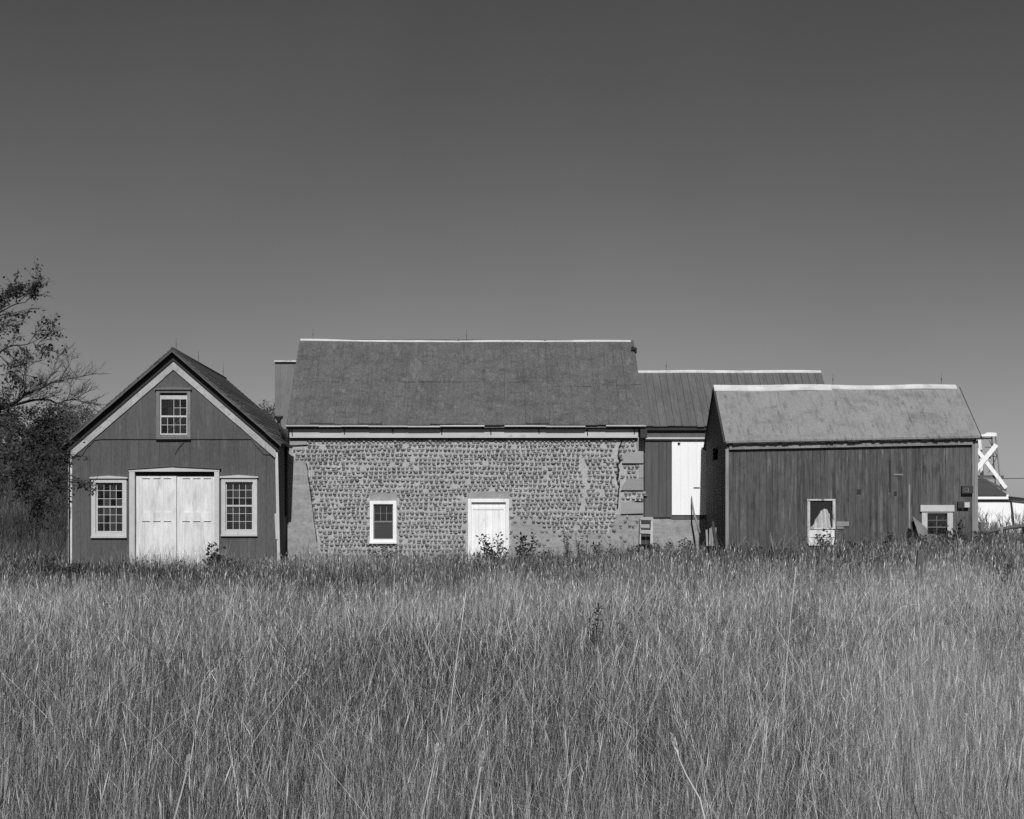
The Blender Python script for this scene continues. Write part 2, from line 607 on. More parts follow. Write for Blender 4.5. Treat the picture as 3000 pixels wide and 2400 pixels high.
def slope_sheets(mb, x0, x1, ya, za_, yb, zb_, ncols, rows, th=.03, lift=.008, jag=.0, seam=0.0):
    """roof plane from eave (ya, za_(x)) to ridge (yb, zb_(x)) made of sheets"""
    edges = [x0 + (x1 - x0) * i / ncols for i in range(ncols + 1)]
    for i in range(ncols):
        a, b = edges[i], edges[i + 1]
        for r in range(rows):
            t0, t1 = r / rows, (r + 1) / rows
            t1e = min(1, t1 + .01)
            dj = random.uniform(-jag, jag) / abs(yb - ya)
            t0e = t0 + dj - (.012 + random.uniform(-.008, .022) if r else 0)
            lf = random.uniform(0, lift) + r * lift * .2
            lo0 = lf + (.016 if r else 0) * max(0, random.uniform(-.4, 1.3))
            hi0 = lf * .3

            def P(x, t, h):
                return (x, ya + (yb - ya) * t, za_(x) + (zb_(x) - za_(x)) * t + h)
            g_ = .002
            sub = 3
            for k in range(sub):
                s0 = t0e + (t1e - t0e) * k / sub
                s1 = t0e + (t1e - t0e) * (k + 1) / sub
                h0 = lo0 + (hi0 - lo0) * k / sub
                h1 = lo0 + (hi0 - lo0) * (k + 1) / sub
                tn = .5 + .5 * math.sin(i * 3.7 + r * 2.1)
                mb.hexa([P(a + g_, s0, h0 - th), P(b - g_, s0, h0 - th), P(b - g_, s1, h1 - th), P(a + g_, s1, h1 - th),
                         P(a + g_, s0, h0), P(b - g_, s0, h0), P(b - g_, s1, h1), P(a + g_, s1, h1)], tn)
            if seam and i:
                mb.hexa([P(a - .006, t0e, 0), P(a + .006, t0e, 0), P(a + .006, t1e, 0), P(a - .006, t1e, 0),
                         P(a - .006, t0e, seam), P(a + .006, t0e, seam), P(a + .006, t1e, seam), P(a - .006, t1e, seam)], .2, 1)


def rod(T, x, y, z, h, parent=None):
    m = MB()
    m.tube([(x, y, z - .08), (x, y, z + h)], [.006, .003], 5)
    m.tube([(x, y, z + h * .35), (x, y, z + h * .35 + .06)], [.010, .010], 6)
    T.part('lightning_rod', m, M['iron'], parent)


# ================================================================== CARRIAGE BARN (left)
D = 40.0
xl, xr, xa = X(205, D), X(809, D), X(510, D)
YB = 48.0
RF = 39.72
za = Z(1020, RF)
PT = 0.866
T = Thing('carriage_barn', 'gabled wooden barn with wide white double doors and three small-paned windows', 'barn', (xa, D, -0.1))


def roofz(x):
    return za - PT * abs(x - xa)


holes = []
SLOT = True
h1 = make_window(T, D, (269, 1402, 372, 1571), (286, 1414, 358, 1556), .11, 4, 6, tones=(0, 1.1), label='left window of the lower wall')
h2 = make_window(T, D, (649, 1400, 754, 1566), (664, 1413, 738, 1551), .11, 4, 6, tones=(0, 1.1), label='right window of the lower wall')
h3 = make_window(T, D - .028, (459, 1142, 559, 1282), (472, 1170, 546, 1270), .085, 4, 4, mats=('weathered_trim', 'white_trim'),
                 tones=(0, .6), skip=(('c', 1), ('r', 3)), label='weathered window high in the gable with a dropped upper sash')
door_hole = (X(396, D), X(629, D), -1, Z(1382, D))
low = MB()
boards(low, front_map(D), xl, xr, lambda u: -.35, lambda u: min(Z(1280, D), roofz(u) - .12), holes=[h1, h2, door_hole], w=.26, gap=.004, th=.022, rnd=.002)
boards(low, right_map(xr - .02), D + .01, YB, lambda u: -.35, lambda u: roofz(xr) - .08, w=.25, gap=.006)
boards(low, left_map(xl + .02), D + .01, YB, lambda u: -.35, lambda u: roofz(xl) - .08, w=.25, gap=.006)
boards(low, lambda u, d, z: (u, YB + d, z), xl, xr, lambda u: -.35, lambda u: roofz(u) - .1, w=.25)
low.box(xl + .03, xr - .05, D + 3.5, D + 3.53, -.3, 3.6, .1)
wall = T.part('wall', low, M['barn_paint'])

prof = [(205, 1337), (236, 1337), (243, 1334), (250, 1322), (256, 1310), (268, 1303), (276, 1290), (300, 1287),
        (737, 1287), (745, 1299), (752, 1309), (762, 1316), (770, 1330), (778, 1332), (815, 1332)]


def lowedge(u):
    px = u / D * F + CX
    for (a, za_), (b, zb_) in zip(prof[:-1], prof[1:]):
        if a <= px <= b:
            return Z(za_ + (zb_ - za_) * (px - a) / (b - a), D)
    return Z(prof[0][1] if px < 300 else prof[-1][1], D)


up = MB()
# upper skin in narrow strips so that its cut-out lower edge reads as a curve
us = np.linspace(xl, xr, 100)
for i in range(99):
    a, b = us[i], us[i + 1]
    tn = random.Random(int(i / 4.3)).random()
    zt0, zt1 = roofz(a) - .1, roofz(b) - .1
    segs = [(lowedge(a), lowedge(b), zt0, zt1)]
    c = (a + b) / 2
    if h3[0] < c < h3[1]:
        segs = [(lowedge(a), lowedge(b), h3[2], h3[2]), (h3[3], h3[3], zt0, zt1)]
    for s in segs:
        if s[2] - s[0] < .01 and s[3] - s[1] < .01:
            continue
        s = (s[0], s[1], max(s[2], s[0] + .002), max(s[3], s[1] + .002))
        up.hexa([(a, D - .052, s[0]), (b, D - .052, s[1]), (b, D - .027, s[1]), (a, D - .027, s[0]),
                 (a, D - .052, s[2]), (b, D - .052, s[3]), (b, D - .027, s[3]), (a, D - .027, s[2])], tn)
T.part('gable_boarding', up, M['barn_paint'])
m = MB()
m.box(X(472, D), X(546, D), D - .024, D - .017, Z(1158, D), Z(1152, D))
T.part('sash_gap', m, M['crack'])
m = MB()
cr = [(543, 1290), (533, 1303), (527, 1309), (520, 1317), (513, 1331)]
for a, b in zip(cr[:-1], cr[1:]):
    m.beam(W(a[0], a[1], D - .035), W(b[0], b[1], D - .035), .016, .02, .2)
T.part('trim_remnant', m, M['dark_wood'])

# door casing with shallow pediment
m = MB()
m.box(X(380, D), X(396, D), D - .06, D - .002, -.3, Z(1382, D))
m.box(X(629, D), X(643, D), D - .06, D - .002, -.3, Z(1382, D))
m.prism_y([(X(378, D), Z(1382, D)), (X(644, D), Z(1382, D)), (X(644, D), Z(1374, D)), (X(511, D), Z(1367, D)), (X(378, D), Z(1376, D))], D - .07, D - .003)
m.box(X(396, D) - .02, X(396, D), D - .002, D + .13, -.3, Z(1382, D))
m.box(X(629, D), X(629, D) + .02, D - .002, D + .13, -.3, Z(1382, D))
cas = T.part('door_casing', m, M['white_trim'])
m = MB()
m.beam(W(511, 1365.5, D - .06), W(648, 1373, D - .06), .022, .10, .3, up=(0, 1, 0))
m.beam(W(374, 1374.5, D - .06), W(511, 1365.5, D - .06), .014, .09, .8, up=(0, 1, 0))
T.part('drip_board', m, M['grey_wood'], cas)
m = MB()
m.box(X(396, D), X(629, D), D + .10, D + .14, Z(1396, D), Z(1380, D), .4)  # dark strip standing in for the header's shadow above the door leaves
T.part('head_shade_strip', m, M['dark_trim'], cas)


def door_leaf(l, r, panels, top, yf, label):
    m = MB()
    zt = Z(top, D)
    m.box(X(l, D), X(r, D), yf + .02, yf + .05, -.3, zt, .5)
    xs = [l] + [v for p in panels for v in p] + [r]
    rails = [(zt, Z(1401, D)), (Z(1501, D), Z(1527, D)), (Z(1622, D), -.3)]
    for i in range(0, len(xs), 2):
        m.box(X(xs[i], D), X(xs[i + 1], D), yf, yf + .02, -.3, zt, random.uniform(.4, .8))
    for p in panels:
        for (a, b) in rails:
            m.box(X(p[0], D), X(p[1], D), yf + .0005, yf + .0205, b, a, random.uniform(.4, .8))
    for p in panels:       # little mouldings on the panel heads
        for zz in (Z(1401, D), Z(1527, D)):
            m.box(X(p[0], D), X(p[1], D), yf - .006, yf + .019, zz - .002, zz + .012, .3)
    T.part('door', m, M['door_white'], label=label)


door_leaf(397.5, 515.5, [(415, 438), (447, 469), (478, 500)], 1394, D + .06, 'left leaf of the double door')
door_leaf(517, 628.5, [(533, 555), (564, 586), (595, 617)], 1395, D + .075, 'right leaf of the double door')

# corner boards
m = MB()
m.box(xl - .02, X(213, D), D - .065, D - .024, -.2, Z(1334, D))
m.box(xl - .03, xl + .02, D - .065, D + .12, -.2, Z(1334, D))
T.part('corner_board', m, M['peeling_trim'], label='peeling left corner board')
m = MB()
m.hexa([W(812, 1655, D - .065), W(821, 1655, D - .065), W(821, 1655, D - .02), W(812, 1655, D - .02),
        W(806, 1325, D - .065), W(814, 1325, D - .065), W(814, 1325, D - .02), W(806, 1325, D - .02)])
m.beam(W(807, 1505, D - .07), W(811, 1580, D - .075), .05, .02)
T.part('corner_board', m, M['white_trim'], label='right corner board, split and bowed at the foot')

# rake boards
fr = MB()
for s, e in ((-1, xl), (1, xr)):
    n = 10
    for i in range(n):
        a = xa + (e - xa) * i / n
        b = xa + (e - xa) * (i + 1) / n - s * .002
        jag = random.uniform(-.004, .004)
        za1, zb1 = roofz(a) - .31, roofz(b) - .31
        fr.prism_y([(a, za1 - .23 + jag), (b, zb1 - .23 + jag), (b, zb1), (a, za1)][::s], D - .085, D - .053)
T.part('rake_board', fr, M['rake_trim'])
fr = MB()
for s, e in ((-1, xl - .2), (1, xr + .1)):
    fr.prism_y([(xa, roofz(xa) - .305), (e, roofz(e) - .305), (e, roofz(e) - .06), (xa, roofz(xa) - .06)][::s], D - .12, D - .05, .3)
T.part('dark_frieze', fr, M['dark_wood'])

rf = MB()
xel, xer = X(172, RF), X(823, RF)


def shingles(mb, s, xe, y0, y1, n, th=.035):
    """courses of shingles on one slope, ragged front edge"""
    for k in range(n):
        a = xa + (xe - xa) * k / n
        b = xa + (xe - xa) * (k + 1) / n + s * .02
        yy = y0 + random.uniform(-.02, .03)
        zl = .012 * random.random()
        mb.hexa([(a, yy, roofz(a) - th), (b, yy, roofz(b) - th + .006 + zl), (b, y1, roofz(b) - th + .006), (a, y1, roofz(a) - th),
                 (a, yy, roofz(a)), (b, yy, roofz(b) + .014 + zl), (b, y1, roofz(b) + .014 + zl), (a, y1, roofz(a))][::1])


shingles(rf, -1, xel, RF, YB + .2, 26)
shingles(rf, 1, xer, RF, 41.7, 24)
shingles(rf, 1, -5.25, 41.7, YB + .2, 24)
roof = T.part('roof', rf, M['barn_shingle'])
m = MB()
for s, e in ((-1, xel), (1, xer)):
    n = 7
    for i in range(n):
        a = xa + (e - xa) * i / n
        b = xa + (e - xa) * (i + 1) / n
        dz = random.uniform(-.008, .008)
        m.prism_y([(a, roofz(a) - .10 + dz), (b, roofz(b) - .10 + dz), (b, roofz(b) - .037), (a, roofz(a) - .037)][::s], RF + .005, RF + .035)
T.part('fascia', m, M['grey_wood'], roof)
m = MB()
for s, e in ((-1, xel), (1, xer)):
    m.hexa([(xa, RF + .04, za - .065), (e, RF + .04, roofz(e) - .065), (e, D - .05, roofz(e) - .065), (xa, D - .05, za - .065),
            (xa, RF + .04, za - .04), (e, RF + .04, roofz(e) - .04), (e, D - .05, roofz(e) - .04), (xa, D - .05, za - .04)])
T.part('soffit', m, M['dark_wood'], roof)
m = MB()
m.tube([(xa, RF - .01, za + .01), (xa, YB + .2, za + .01)], [.035, .035], 6)
T.part('ridge_roll', m, M['grey_wood'], roof)
m = MB()   # gutter along the right eave
m.tube([(xer + .03, RF + .02, roofz(xer) - .02), (xer + .03, 41.7, roofz(xer) - .02)], [.045, .045], 8)
T.part('gutter', m, M['iron'], roof)
rod(T, xa + .06, RF + .25, za, .30, roof)
rod(T, xa + .02, 43.4, za, .36, roof)
rod(T, xa + .02, 47.6, za, .42, roof)

# rain leader with its funnel
m = MB()
p0 = W(817, 1222, 41.45)
m.tube([W(817, 1219, 41.45), W(817, 1224, 41.45), W(817, 1233, 41.45), W(817, 1240, 41.45)], [.125, .12, .05, .045], 8)
m.tube([W(817, 1238, 41.45), W(823, 1262, 41.5), W(836, 1280, 41.6), W(840, 1300, 41.75), W(838, 1400, 41.8), W(835, 1655, 41.8)], [.045, .05, .05, .045, .045, .045], 8)
T.part('downspout', m, M['iron'])

# ================================================================== COBBLESTONE BARN
D = 42.0
xl, xr = X(843, D), X(1885, D)
ye, yr = 41.75, 44.9
YE = 48.0
EZ = Z(1243, ye)
T = Thing('cobblestone_barn', 'long low barn with a cobblestone front wall, one small window and a white door', 'barn', (0, D, 0))


def rz(x):
    t = (x - xl) / (xr - xl)
    return Z(993 + 5 * min(1, t * 3.2) - 1.5 * t, yr)


def ez(x):
    return EZ - .02 * (x - xl) / 9 * 0


wtop = Z(1262, D)
win_hole = make_window(T, D, (1084, 1467, 1162, 1588), (1097, 1479, 1150, 1578), .095, 3, 4, cap=False, tones=(.1, .5), plain_low=True, mats=('old_white', 'old_wood'))
dr = (X(1371, D), X(1491, D), -.3, Z(1461, D))
wallm = MB()
# mortar wall pieces around the openings, D..D+.4
holesS = [(win_hole[0], win_hole[1], win_hole[2], win_hole[3]), (dr[0] + .09, dr[1] - .09, -.3, dr[3] - .09)]
xs = sorted([xl, xr] + [h[0] for h in holesS] + [h[1] for h in holesS])
for a, b in zip(xs[:-1], xs[1:]):
    c = (a + b) / 2
    hh = [h for h in holesS if h[0] < c < h[1]]
    if hh:
        h = hh[0]
        if h[2] > -.2:
            wallm.box(a, b, D, D + .4, -.3, h[2], .5)
        wallm.box(a, b, D, D + .4, h[3], wtop + .1, .5)
    else:
        wallm.box(a, b, D, D + .4, -.3, wtop + .1, .5)
wallm.box(xl, xl + .4, D + .4, YE, -.3, wtop, .5)
wallm.box(xr - .4, xr, D + .4, YE, -.3, wtop, .5)
wallm.box(xl + .4, xr - .4, YE - .4, YE, -.3, wtop, .5)
for x_ in (xl, xr - .4):   # gable triangles
    wallm.add([(x_, D, wtop), (x_, YE, wtop), (x_, yr, rz(x_) - .1), (x_ + .4, D, wtop), (x_ + .4, YE, wtop), (x_ + .4, yr, rz(x_) - .1)],
              [(0, 1, 2), (5, 4, 3), (0, 3, 4, 1), (1, 4, 5, 2), (2, 5, 3, 0)], .5)

blocked = []   # px rects without cobbles (l,t,r,b)
blocked += [(838, 1283, 905, 1309), (1080, 1440, 1167, 1592), (1366, 1438, 1495, 1700), (1825, 1322, 1890, 1357), (1818, 1400, 1890, 1438),
            (1818, 1466, 1890, 1512), (1870, 1355, 1890, 1405), (1862, 1280, 1890, 1322)]


def free(px, py):
    for l, t, r, b in blocked:
        if l < px < r and t < py < b:
            return False
    if 1325 < py and px < 900 + (py - 1355) * .145 and py > 1345:
        return False
    if px < 862 and py > 1305:
        return False
    if py > 1508 and px > 1493 and not (1590 < px < 1800 and py < 1552 + 8 * math.sin(px * .03)):
        return RS.random() < (.5 if py < 1530 or (1560 < px < 1830 and py < 1580) else .12)
    if py > 1500 and px > 1800:
        return False
    if abs(px - 1812 - 6 * math.sin(py * .07)) < 6 and 1285 < py < 1490:
        return False
    if abs(px - 1712 - 5 * math.sin(py * .05)) < 9 and 1335 < py < 1500:
        return False
    return True


rows_py = 1292.0
row = 0
RS = random.Random(3)
ring = 9
while rows_py < 1668:
    step = 12.6 + 1.6 * (rows_py - 1290) / 350
    off = RS.uniform(0, 12)
    px = 848 + off
    drift = RS.uniform(-1, 1)
    while px < 1882:
        wpx = RS.uniform(8.5, 15.0)
        cx_, cy_ = px + wpx / 2, rows_py + 1.8 * math.sin(px * .013 + row) + RS.uniform(-.7, .7) + drift
        px += wpx + RS.uniform(.9, 2.4)
        nz = math.sin(cx_ * .021 + 1.7 * math.sin(cy_ * .017)) * math.sin(cy_ * .031 + cx_ * .006)
        if not free(cx_, cy_) or RS.random() < .012 + (.12 if nz > .85 else 0):
            continue
        c = W(cx_, cy_, D)
        rx, rz_ = wpx / F * D / 2 * RS.uniform(.88, 1.05), (step - 1.9) / F * D / 2 * RS.uniform(.82, 1.12)
        pr = RS.uniform(.035, .065)
        tilt = RS.uniform(-.35, .35)
        sink = RS.uniform(0, .008)
        vsx, fsx = [], []
        ra = [RS.uniform(.80, 1.16) for _ in range(ring)]
        for k, (rr, dd) in enumerate(((1.0, 0.0), (.92, .55), (.58, .9))):
            for j in range(ring):
                t = 2 * math.pi * j / ring
                ex = rx * rr * ra[j] * math.cos(t)
                ezv = rz_ * rr * ra[j] * math.sin(t)
                ex, ezv = ex * math.cos(tilt) - ezv * math.sin(tilt), ex * math.sin(tilt) + ezv * math.cos(tilt)
                vsx.append((c[0] + ex, D + .004 + sink - pr * dd, c[2] + ezv - (.004 * k)))
        vsx.append((c[0], D + sink - pr, c[2] - .006))
        for k in range(2):
            for j in range(ring):
                j2 = (j + 1) % ring
                fsx.append((k * ring + j, k * ring + j2, (k + 1) * ring + j2, (k + 1) * ring + j))
        for j in range(ring):
            fsx.append((2 * ring + j, 2 * ring + (j + 1) % ring, 3 * ring))
        if RS.random() < .85:      # lump of mortar under the stone
            lw, lz, lp = rx * RS.uniform(.8, 1.25), .016 * RS.uniform(.6, 1.3), RS.uniform(.018, .05)
            lx, lzc = c[0] + RS.uniform(-.02, .02), c[2] - rz_ - .012 + RS.uniform(-.006, .006)
            lv_ = [(lx - lw, D + .003, lzc + RS.uniform(-.01, .01)), (lx, D + .003, lzc - lz), (lx + lw, D + .003, lzc + RS.uniform(-.01, .01)), (lx, D + .003, lzc + lz),
                   (lx - lw * .4, D - lp, lzc), (lx + lw * .4, D - lp * RS.uniform(.6, 1.1), lzc)]
            wallm.add(lv_, [(0, 1, 4), (1, 5, 4), (1, 2, 5), (2, 3, 5), (3, 4, 5), (3, 0, 4)], .5, 0, False)
        u = RS.random()
        tn = .40 + .3 * u if u < .72 else RS.uniform(.05, .35) if u < .88 else RS.uniform(.8, 1.0)
        wallm.add(vsx, fsx, tn, 1, True)
    # raised bead of mortar between the courses
    rows_py += step
    row += 1
wall = T.part('wall', wallm, [M['mortar'], M['cobble']])
m = MB()


def slab(pts, pr, tone=None, mb=None, yb=.01):
    if True:      # broken, ragged outline
        rg = []
        for (a, b), (c, d) in zip(pts, pts[1:] + pts[:1]):
            k = max(1, int(math.hypot(c - a, d - b) / 5))
            for i in range(k):
                j = (2.6 if len(pts) > 6 else .9) if i and 850 < a < 1880 else 0
                rg.append((a + (c - a) * i / k + RS.uniform(-j, j), b + (d - b) * i / k + RS.uniform(-j, j)))
        pts = rg
    q = [(X(a, D), Z(b, D)) for a, b in pts]
    (mb or m).prism_y(q[::-1], D - pr, D + yb, tone)


m = MB()
slab([(1822, 1357), (1822, 1338), (1832, 1322), (1885, 1322), (1885, 1357)], .018, mb=m)
T.part('quoin', m, M['quoin'])
m = MB()
slab([(1820, 1436), (1822, 1424), (1838, 1402), (1884, 1402), (1884, 1436)], .018, mb=m)
T.part('quoin', m, M['quoin'])
m = MB()
slab([(1818, 1506), (1820, 1470), (1884, 1470), (1884, 1504)], .016, mb=m)
T.part('quoin', m, M['quoin'])
m = MB()
slab([(1862, 1288), (1888, 1282), (1888, 1320), (1868, 1320)], .02, mb=m)
T.part('quoin', m, M['quoin'])
m = MB()
slab([(1872, 1359), (1885, 1359), (1885, 1400), (1872, 1400)], .02, mb=m)
T.part('quoin', m, M['quoin'])
m = MB()
slab([(843, 1284), (900, 1284), (898, 1303), (843, 1305)], .03, mb=m)
T.part('quoin', m, M['quoin'])
m = MB()
slab([(843, 1308), (856, 1308), (854, 1342), (843, 1342)], .02, mb=m)
T.part('quoin', m, M['quoin'])
m = MB()
slab([(843, 1346), (888, 1350), (897, 1356), (905, 1410), (916, 1490), (929, 1590), (930, 1680), (843, 1680)], .028, mb=m)
T.part('plaster_patch', m, M['plaster'])
m = MB()
slab([(1082, 1442), (1163, 1441), (1162, 1466), (1084, 1466)], .012, mb=m)
T.part('plaster_patch', m, M['plaster'])
m = MB()
slab([(1368, 1440), (1496, 1438), (1492, 1460), (1370, 1460)], .012, mb=m)
T.part('plaster_patch', m, M['plaster'])
m = MB()
slab([(1497, 1512), (1545, 1510), (1588, 1520), (1600, 1548), (1640, 1557), (1700, 1556), (1785, 1562), (1800, 1508), (1884, 1508), (1884, 1680), (1497, 1680)], .010, mb=m)
T.part('plaster_patch', m, M['plaster'])
# cracks
m = MB()


def crackline(pts, w0, mb, pr=.034):
    for (a, b), (c, d) in zip(pts[:-1], pts[1:]):
        k = 3
        ox, oy = a, b
        for i in range(1, k + 1):
            nx_, ny_ = a + (c - a) * i / k + RS.uniform(-1.5, 1.5), b + (d - b) * i / k
            if i == k:
                nx_, ny_ = c, d
            p, q = W(ox, oy, D), W(nx_, ny_, D)
            mb.beam((p[0], D - pr + .01, p[2]), (q[0], D - pr + .01, q[2]), w0 * RS.uniform(.5, 1.5), pr, .2)
            ox, oy = nx_, ny_


m = MB()
crackline([(1822, 1290), (1815, 1312), (1811, 1335), (1817, 1352), (1808, 1362), (1812, 1380), (1808, 1402), (1814, 1420), (1812, 1440), (1811, 1462), (1808, 1490)], .045, m, .02)
T.part('crack', m, M['crack'], wall)
m = MB()
crackline([(898, 1358), (906, 1412), (917, 1492), (929, 1588)], .018, m, .036)
T.part('crack', m, M['crack'], wall)
m = MB()
crackline([(843, 1305.5), (880, 1304.5), (902, 1303)], .014, m, .036)
T.part('crack', m, M['crack'], wall)
m = MB()
crackline([(1822, 1358.5), (1850, 1359), (1884, 1358.5)], .016, m, .036)
T.part('crack', m, M['crack'], wall)
m = MB()
crackline([(1818, 1437.5), (1884, 1437)], .012, m, .036)
T.part('crack', m, M['crack'], wall)
m = MB()
crackline([(1858, 1468.5), (1884, 1469)], .012, m, .036)
T.part('crack', m, M['crack'], wall)
m = MB()
crackline([(1818, 1507), (1850, 1506), (1884, 1505.5)], .012, m, .036)
T.part('crack', m, M['crack'], wall)
m = MB()
crackline([(1040, 1290), (1038, 1305), (1042, 1325), (1044, 1345)], .018, m, .012)
T.part('crack', m, M['crack'], wall)
m = MB()
crackline([(917, 1284), (914, 1296)], .018, m, .012)
T.part('crack', m, M['crack'], wall)

m = MB()
m.box(X(850, D), X(1868, D), D - .13, D - .004, Z(1283.5, D), Z(1256, D))
for px in (1130, 1293, 1508, 1650):
    pass
fz = T.part('frieze_board', m, M['frieze'])
m = MB()
m.box(X(852, D), X(1868, D), D - .08, D - .002, Z(1287.5, D), Z(1284, D), .1)
T.part('bed_strip', m, M['crack'], fz)
m = MB()
for px in (855, 1008, 1150, 1293, 1437, 1578, 1720, 1858):
    y = D - .145
    m = MB()
    m.beam(W(px, 1256, y), W(px + 1.5, RS.uniform(1268, 1277), y), .026, .02, .2)
    T.part('gutter_hook', m, M['iron'], fz)
m = MB()
for x_ in (xl, xr):
    m = MB()
    m.box(x_ - .12, x_ + .06, 41.6, D + .02, Z(1285, D), Z(1262, D) + .02, .2)
    T.part('cornice_end', m, M['dark_trim'], fz)
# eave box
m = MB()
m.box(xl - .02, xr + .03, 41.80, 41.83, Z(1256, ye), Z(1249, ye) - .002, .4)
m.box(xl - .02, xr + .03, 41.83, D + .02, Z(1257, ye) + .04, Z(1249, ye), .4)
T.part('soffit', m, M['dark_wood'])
rf = MB()
slope_sheets(rf, xl - .01, xr + .03, ye - .03, lambda x: EZ + .01, yr, lambda x: rz(x) - .01, 15, 2, jag=.035, lift=.010)
rf.hexa([(xl, ye, EZ - .1), (xr + .02, ye, EZ - .1), (xr + .02, yr, rz(xr) - .12), (xl, yr, rz(xl) - .12),
         (xl, ye, EZ - .03), (xr + .02, ye, EZ - .03), (xr + .02, yr, rz(xr) - .05), (xl, yr, rz(xl) - .05)], .5)
rf.hexa([(xl, yr, rz(xl) - .08), (xr + .02, yr, rz(xr) - .08), (xr + .02, YE + .3, EZ - .08), (xl, YE + .3, EZ - .08),
         (xl, yr, rz(xl)), (xr + .02, yr, rz(xr)), (xr + .02, YE + .3, EZ), (xl, YE + .3, EZ)], .5)
roof = T.part('roof', rf, M['roof_sheet'])
m = MB()
for px0, px1, dz in ((838, 935, 0), (935, 1000, .012), (1000, 1080, .004), (1080, 1195, .015), (1195, 1290, .022), (1290, 1420, .004), (1478, 1600, .006), (1600, 1715, .018), (1775, 1893, .0)):
    m = MB()
    m.box(X(px0, ye), X(px1, ye) - .004, ye - .055, ye - .03, EZ - .062 - dz, EZ - .025 - dz)
    T.part('drip_edge', m, M['frieze'], roof)
ridge_cap(T, X(880, yr), X(1848, yr), yr, rz, .06, .80, th=.03, parent=roof, name='ridge_cap')
m = MB()
m.tube([W(1850, 1018, 44.4), W(1862, 1022, 44.4), W(1862, 1036, 44.4)], [.05, .05, .03], 6)
T.part('ridge_bracket', m, M['iron'], roof)
for px in (917, 1367):
    rod(T, X(px, yr), yr, rz(X(px, yr)), .30, roof)

m = MB()
RL = random.Random(8)


def roof_pt(px, py, h=.012):
    """point on the front slope seen at px, py"""
    k = (rz(0) - EZ) / (yr - 41.75)
    y_ = (ZC - EZ + k * 41.75 + h) / (k - (CY - py) / F)
    return Vector(((px - CX) / F * y_, y_, EZ + k * (y_ - 41.75) + h + .012))


segs_ = []
px = 1140
yb_ = 1123
while px < 1872:
    L_ = RL.uniform(18, 60)
    if 1585 < px < 1730:
        yb_ = 1136
    elif 1730 < px < 1800:
        yb_ = RL.choice((1125, 1136))
    elif px > 1800:
        yb_ = 1132
    if RL.random() < .78:
        segs_.append(((px, yb_ + RL.uniform(-1, 1)), (px + L_, yb_ + RL.uniform(-1, 1)), RL.uniform(.006, .028)))
    px += L_ + RL.uniform(0, 14)
for a, w_ in ((950, .5), (1130, .5), (1182, 1), (1232, .6), (1356, .7), (1420, .5), (1480, 1), (1588, 1), (1640, .6), (1702, .8), (1755, .7), (1790, 1.5), (1818, 1.3), (1845, 1.5)):
    xb_ = 1405 + (a - 1405) * 1.0
    xt_ = 1405 + (a - 1405) / 1.07
    t0_ = RL.uniform(0, .4)
    t1_ = RL.uniform(.75, 1)
    ya_, yz_ = 1236, 1004
    segs_.append(((xb_ + (xt_ - xb_) * t0_, ya_ + (yz_ - ya_) * t0_), (xb_ + (xt_ - xb_) * t1_, ya_ + (yz_ - ya_) * t1_), .007 * w_))
for a, b, w_ in segs_:
    m = MB()
    m.beam(roof_pt(*a), roof_pt(*b), w_, .006, .2, up=(0, -.6, .78))
    T.part('roof_seam', m, M['dark_trim'], roof)

# white plank door
m = MB()
dl, drr, dt = dr[0], dr[1], dr[3]
m.box(dl, dl + .095, D - .04, D + .1, -.3, dt - .0)
m.box(drr - .085, drr, D - .04, D + .1, -.3, dt - .0)
m.box(dl + .095, drr - .085, D - .04, D + .1, dt - .10, dt - .0)
dfr = T.part('door', m, M['old_white'], label='white plank door with a wide casing')
m = MB()
boards(m, front_map(D + .06), dl + .096, drr - .086, lambda u: -.3, lambda u: dt - .115, w=.19, gap=.004, th=.03, rnd=.004)
m.box(dl + .13, drr - .14, D + .012, D + .03, dt - .30, dt - .22)
T.part('leaf', m, M['old_white'], dfr)

# ================================================================== WOODEN WING (right of the stone barn)
D = 42.1
ye, yr = 41.85, 43.9
x0, x1 = xr + .03, 9.8
EZ2, RZ2 = Z(1247, ye), Z(1088, yr)
T = Thing('wooden_wing', 'low wooden wing between stone barn and grey shed, dark panel beside a bright white door', 'barn', (7, D, 0.3))
m = MB()
zt, zb = Z(1262, D), Z(1517, D)
boards(m, front_map(D), x0, x1, lambda u: zb, lambda u: zt, w=.25, th=.02)
YB2 = 46.0
boards(m, right_map(x1 - .03), D, YB2, lambda u: 0, lambda u: EZ2 + (RZ2 - EZ2) * max(0, 1 - abs(u - yr) / 2.05) - .1, w=.25)
boards(m, lambda u, d, z: (u, YB2 + d, z), x0, x1, lambda u: 0, lambda u: zt, w=.25)
T.part('wall', m, M['dark_boards'])
m = MB()
m.box(x0, x1 - .01, D - .01, D + .3, -.1, zb - .004)
T.part('foundation', m, M['plaster'])
m = MB()
m.box(X(1887, D), X(2080, D), D - .13, D - .026, Z(1281, D), Z(1256, D))
T.part('fascia', m, M['grey_wood'])
m = MB()
m.box(X(1888, D), X(2085, D), D - .15, D - .03, Z(1287.5, D), Z(1282, D))
m.box(X(1888, D), X(2085, D), D - .07, D - .03, Z(1292.5, D), Z(1289, D))
T.part('door_track', m, M['white_trim'])
m = MB()
boards(m, front_map(D - .028), X(1887, D), X(1966, D), lambda u: Z(1516, D), lambda u: Z(1293, D), w=.2, th=.03)
T.part('sliding_door', m, M['dark_boards'], label='dark boarded sliding door')
m = MB()
boards(m, front_map(D - .028), X(1967.5, D), X(2078, D), lambda u: Z(1509, D), lambda u: Z(1293, D), w=.24, th=.035, gap=.002, rnd=.001)
dw = T.part('door', m, M['bright_white'], label='bright white painted door')
m = MB()
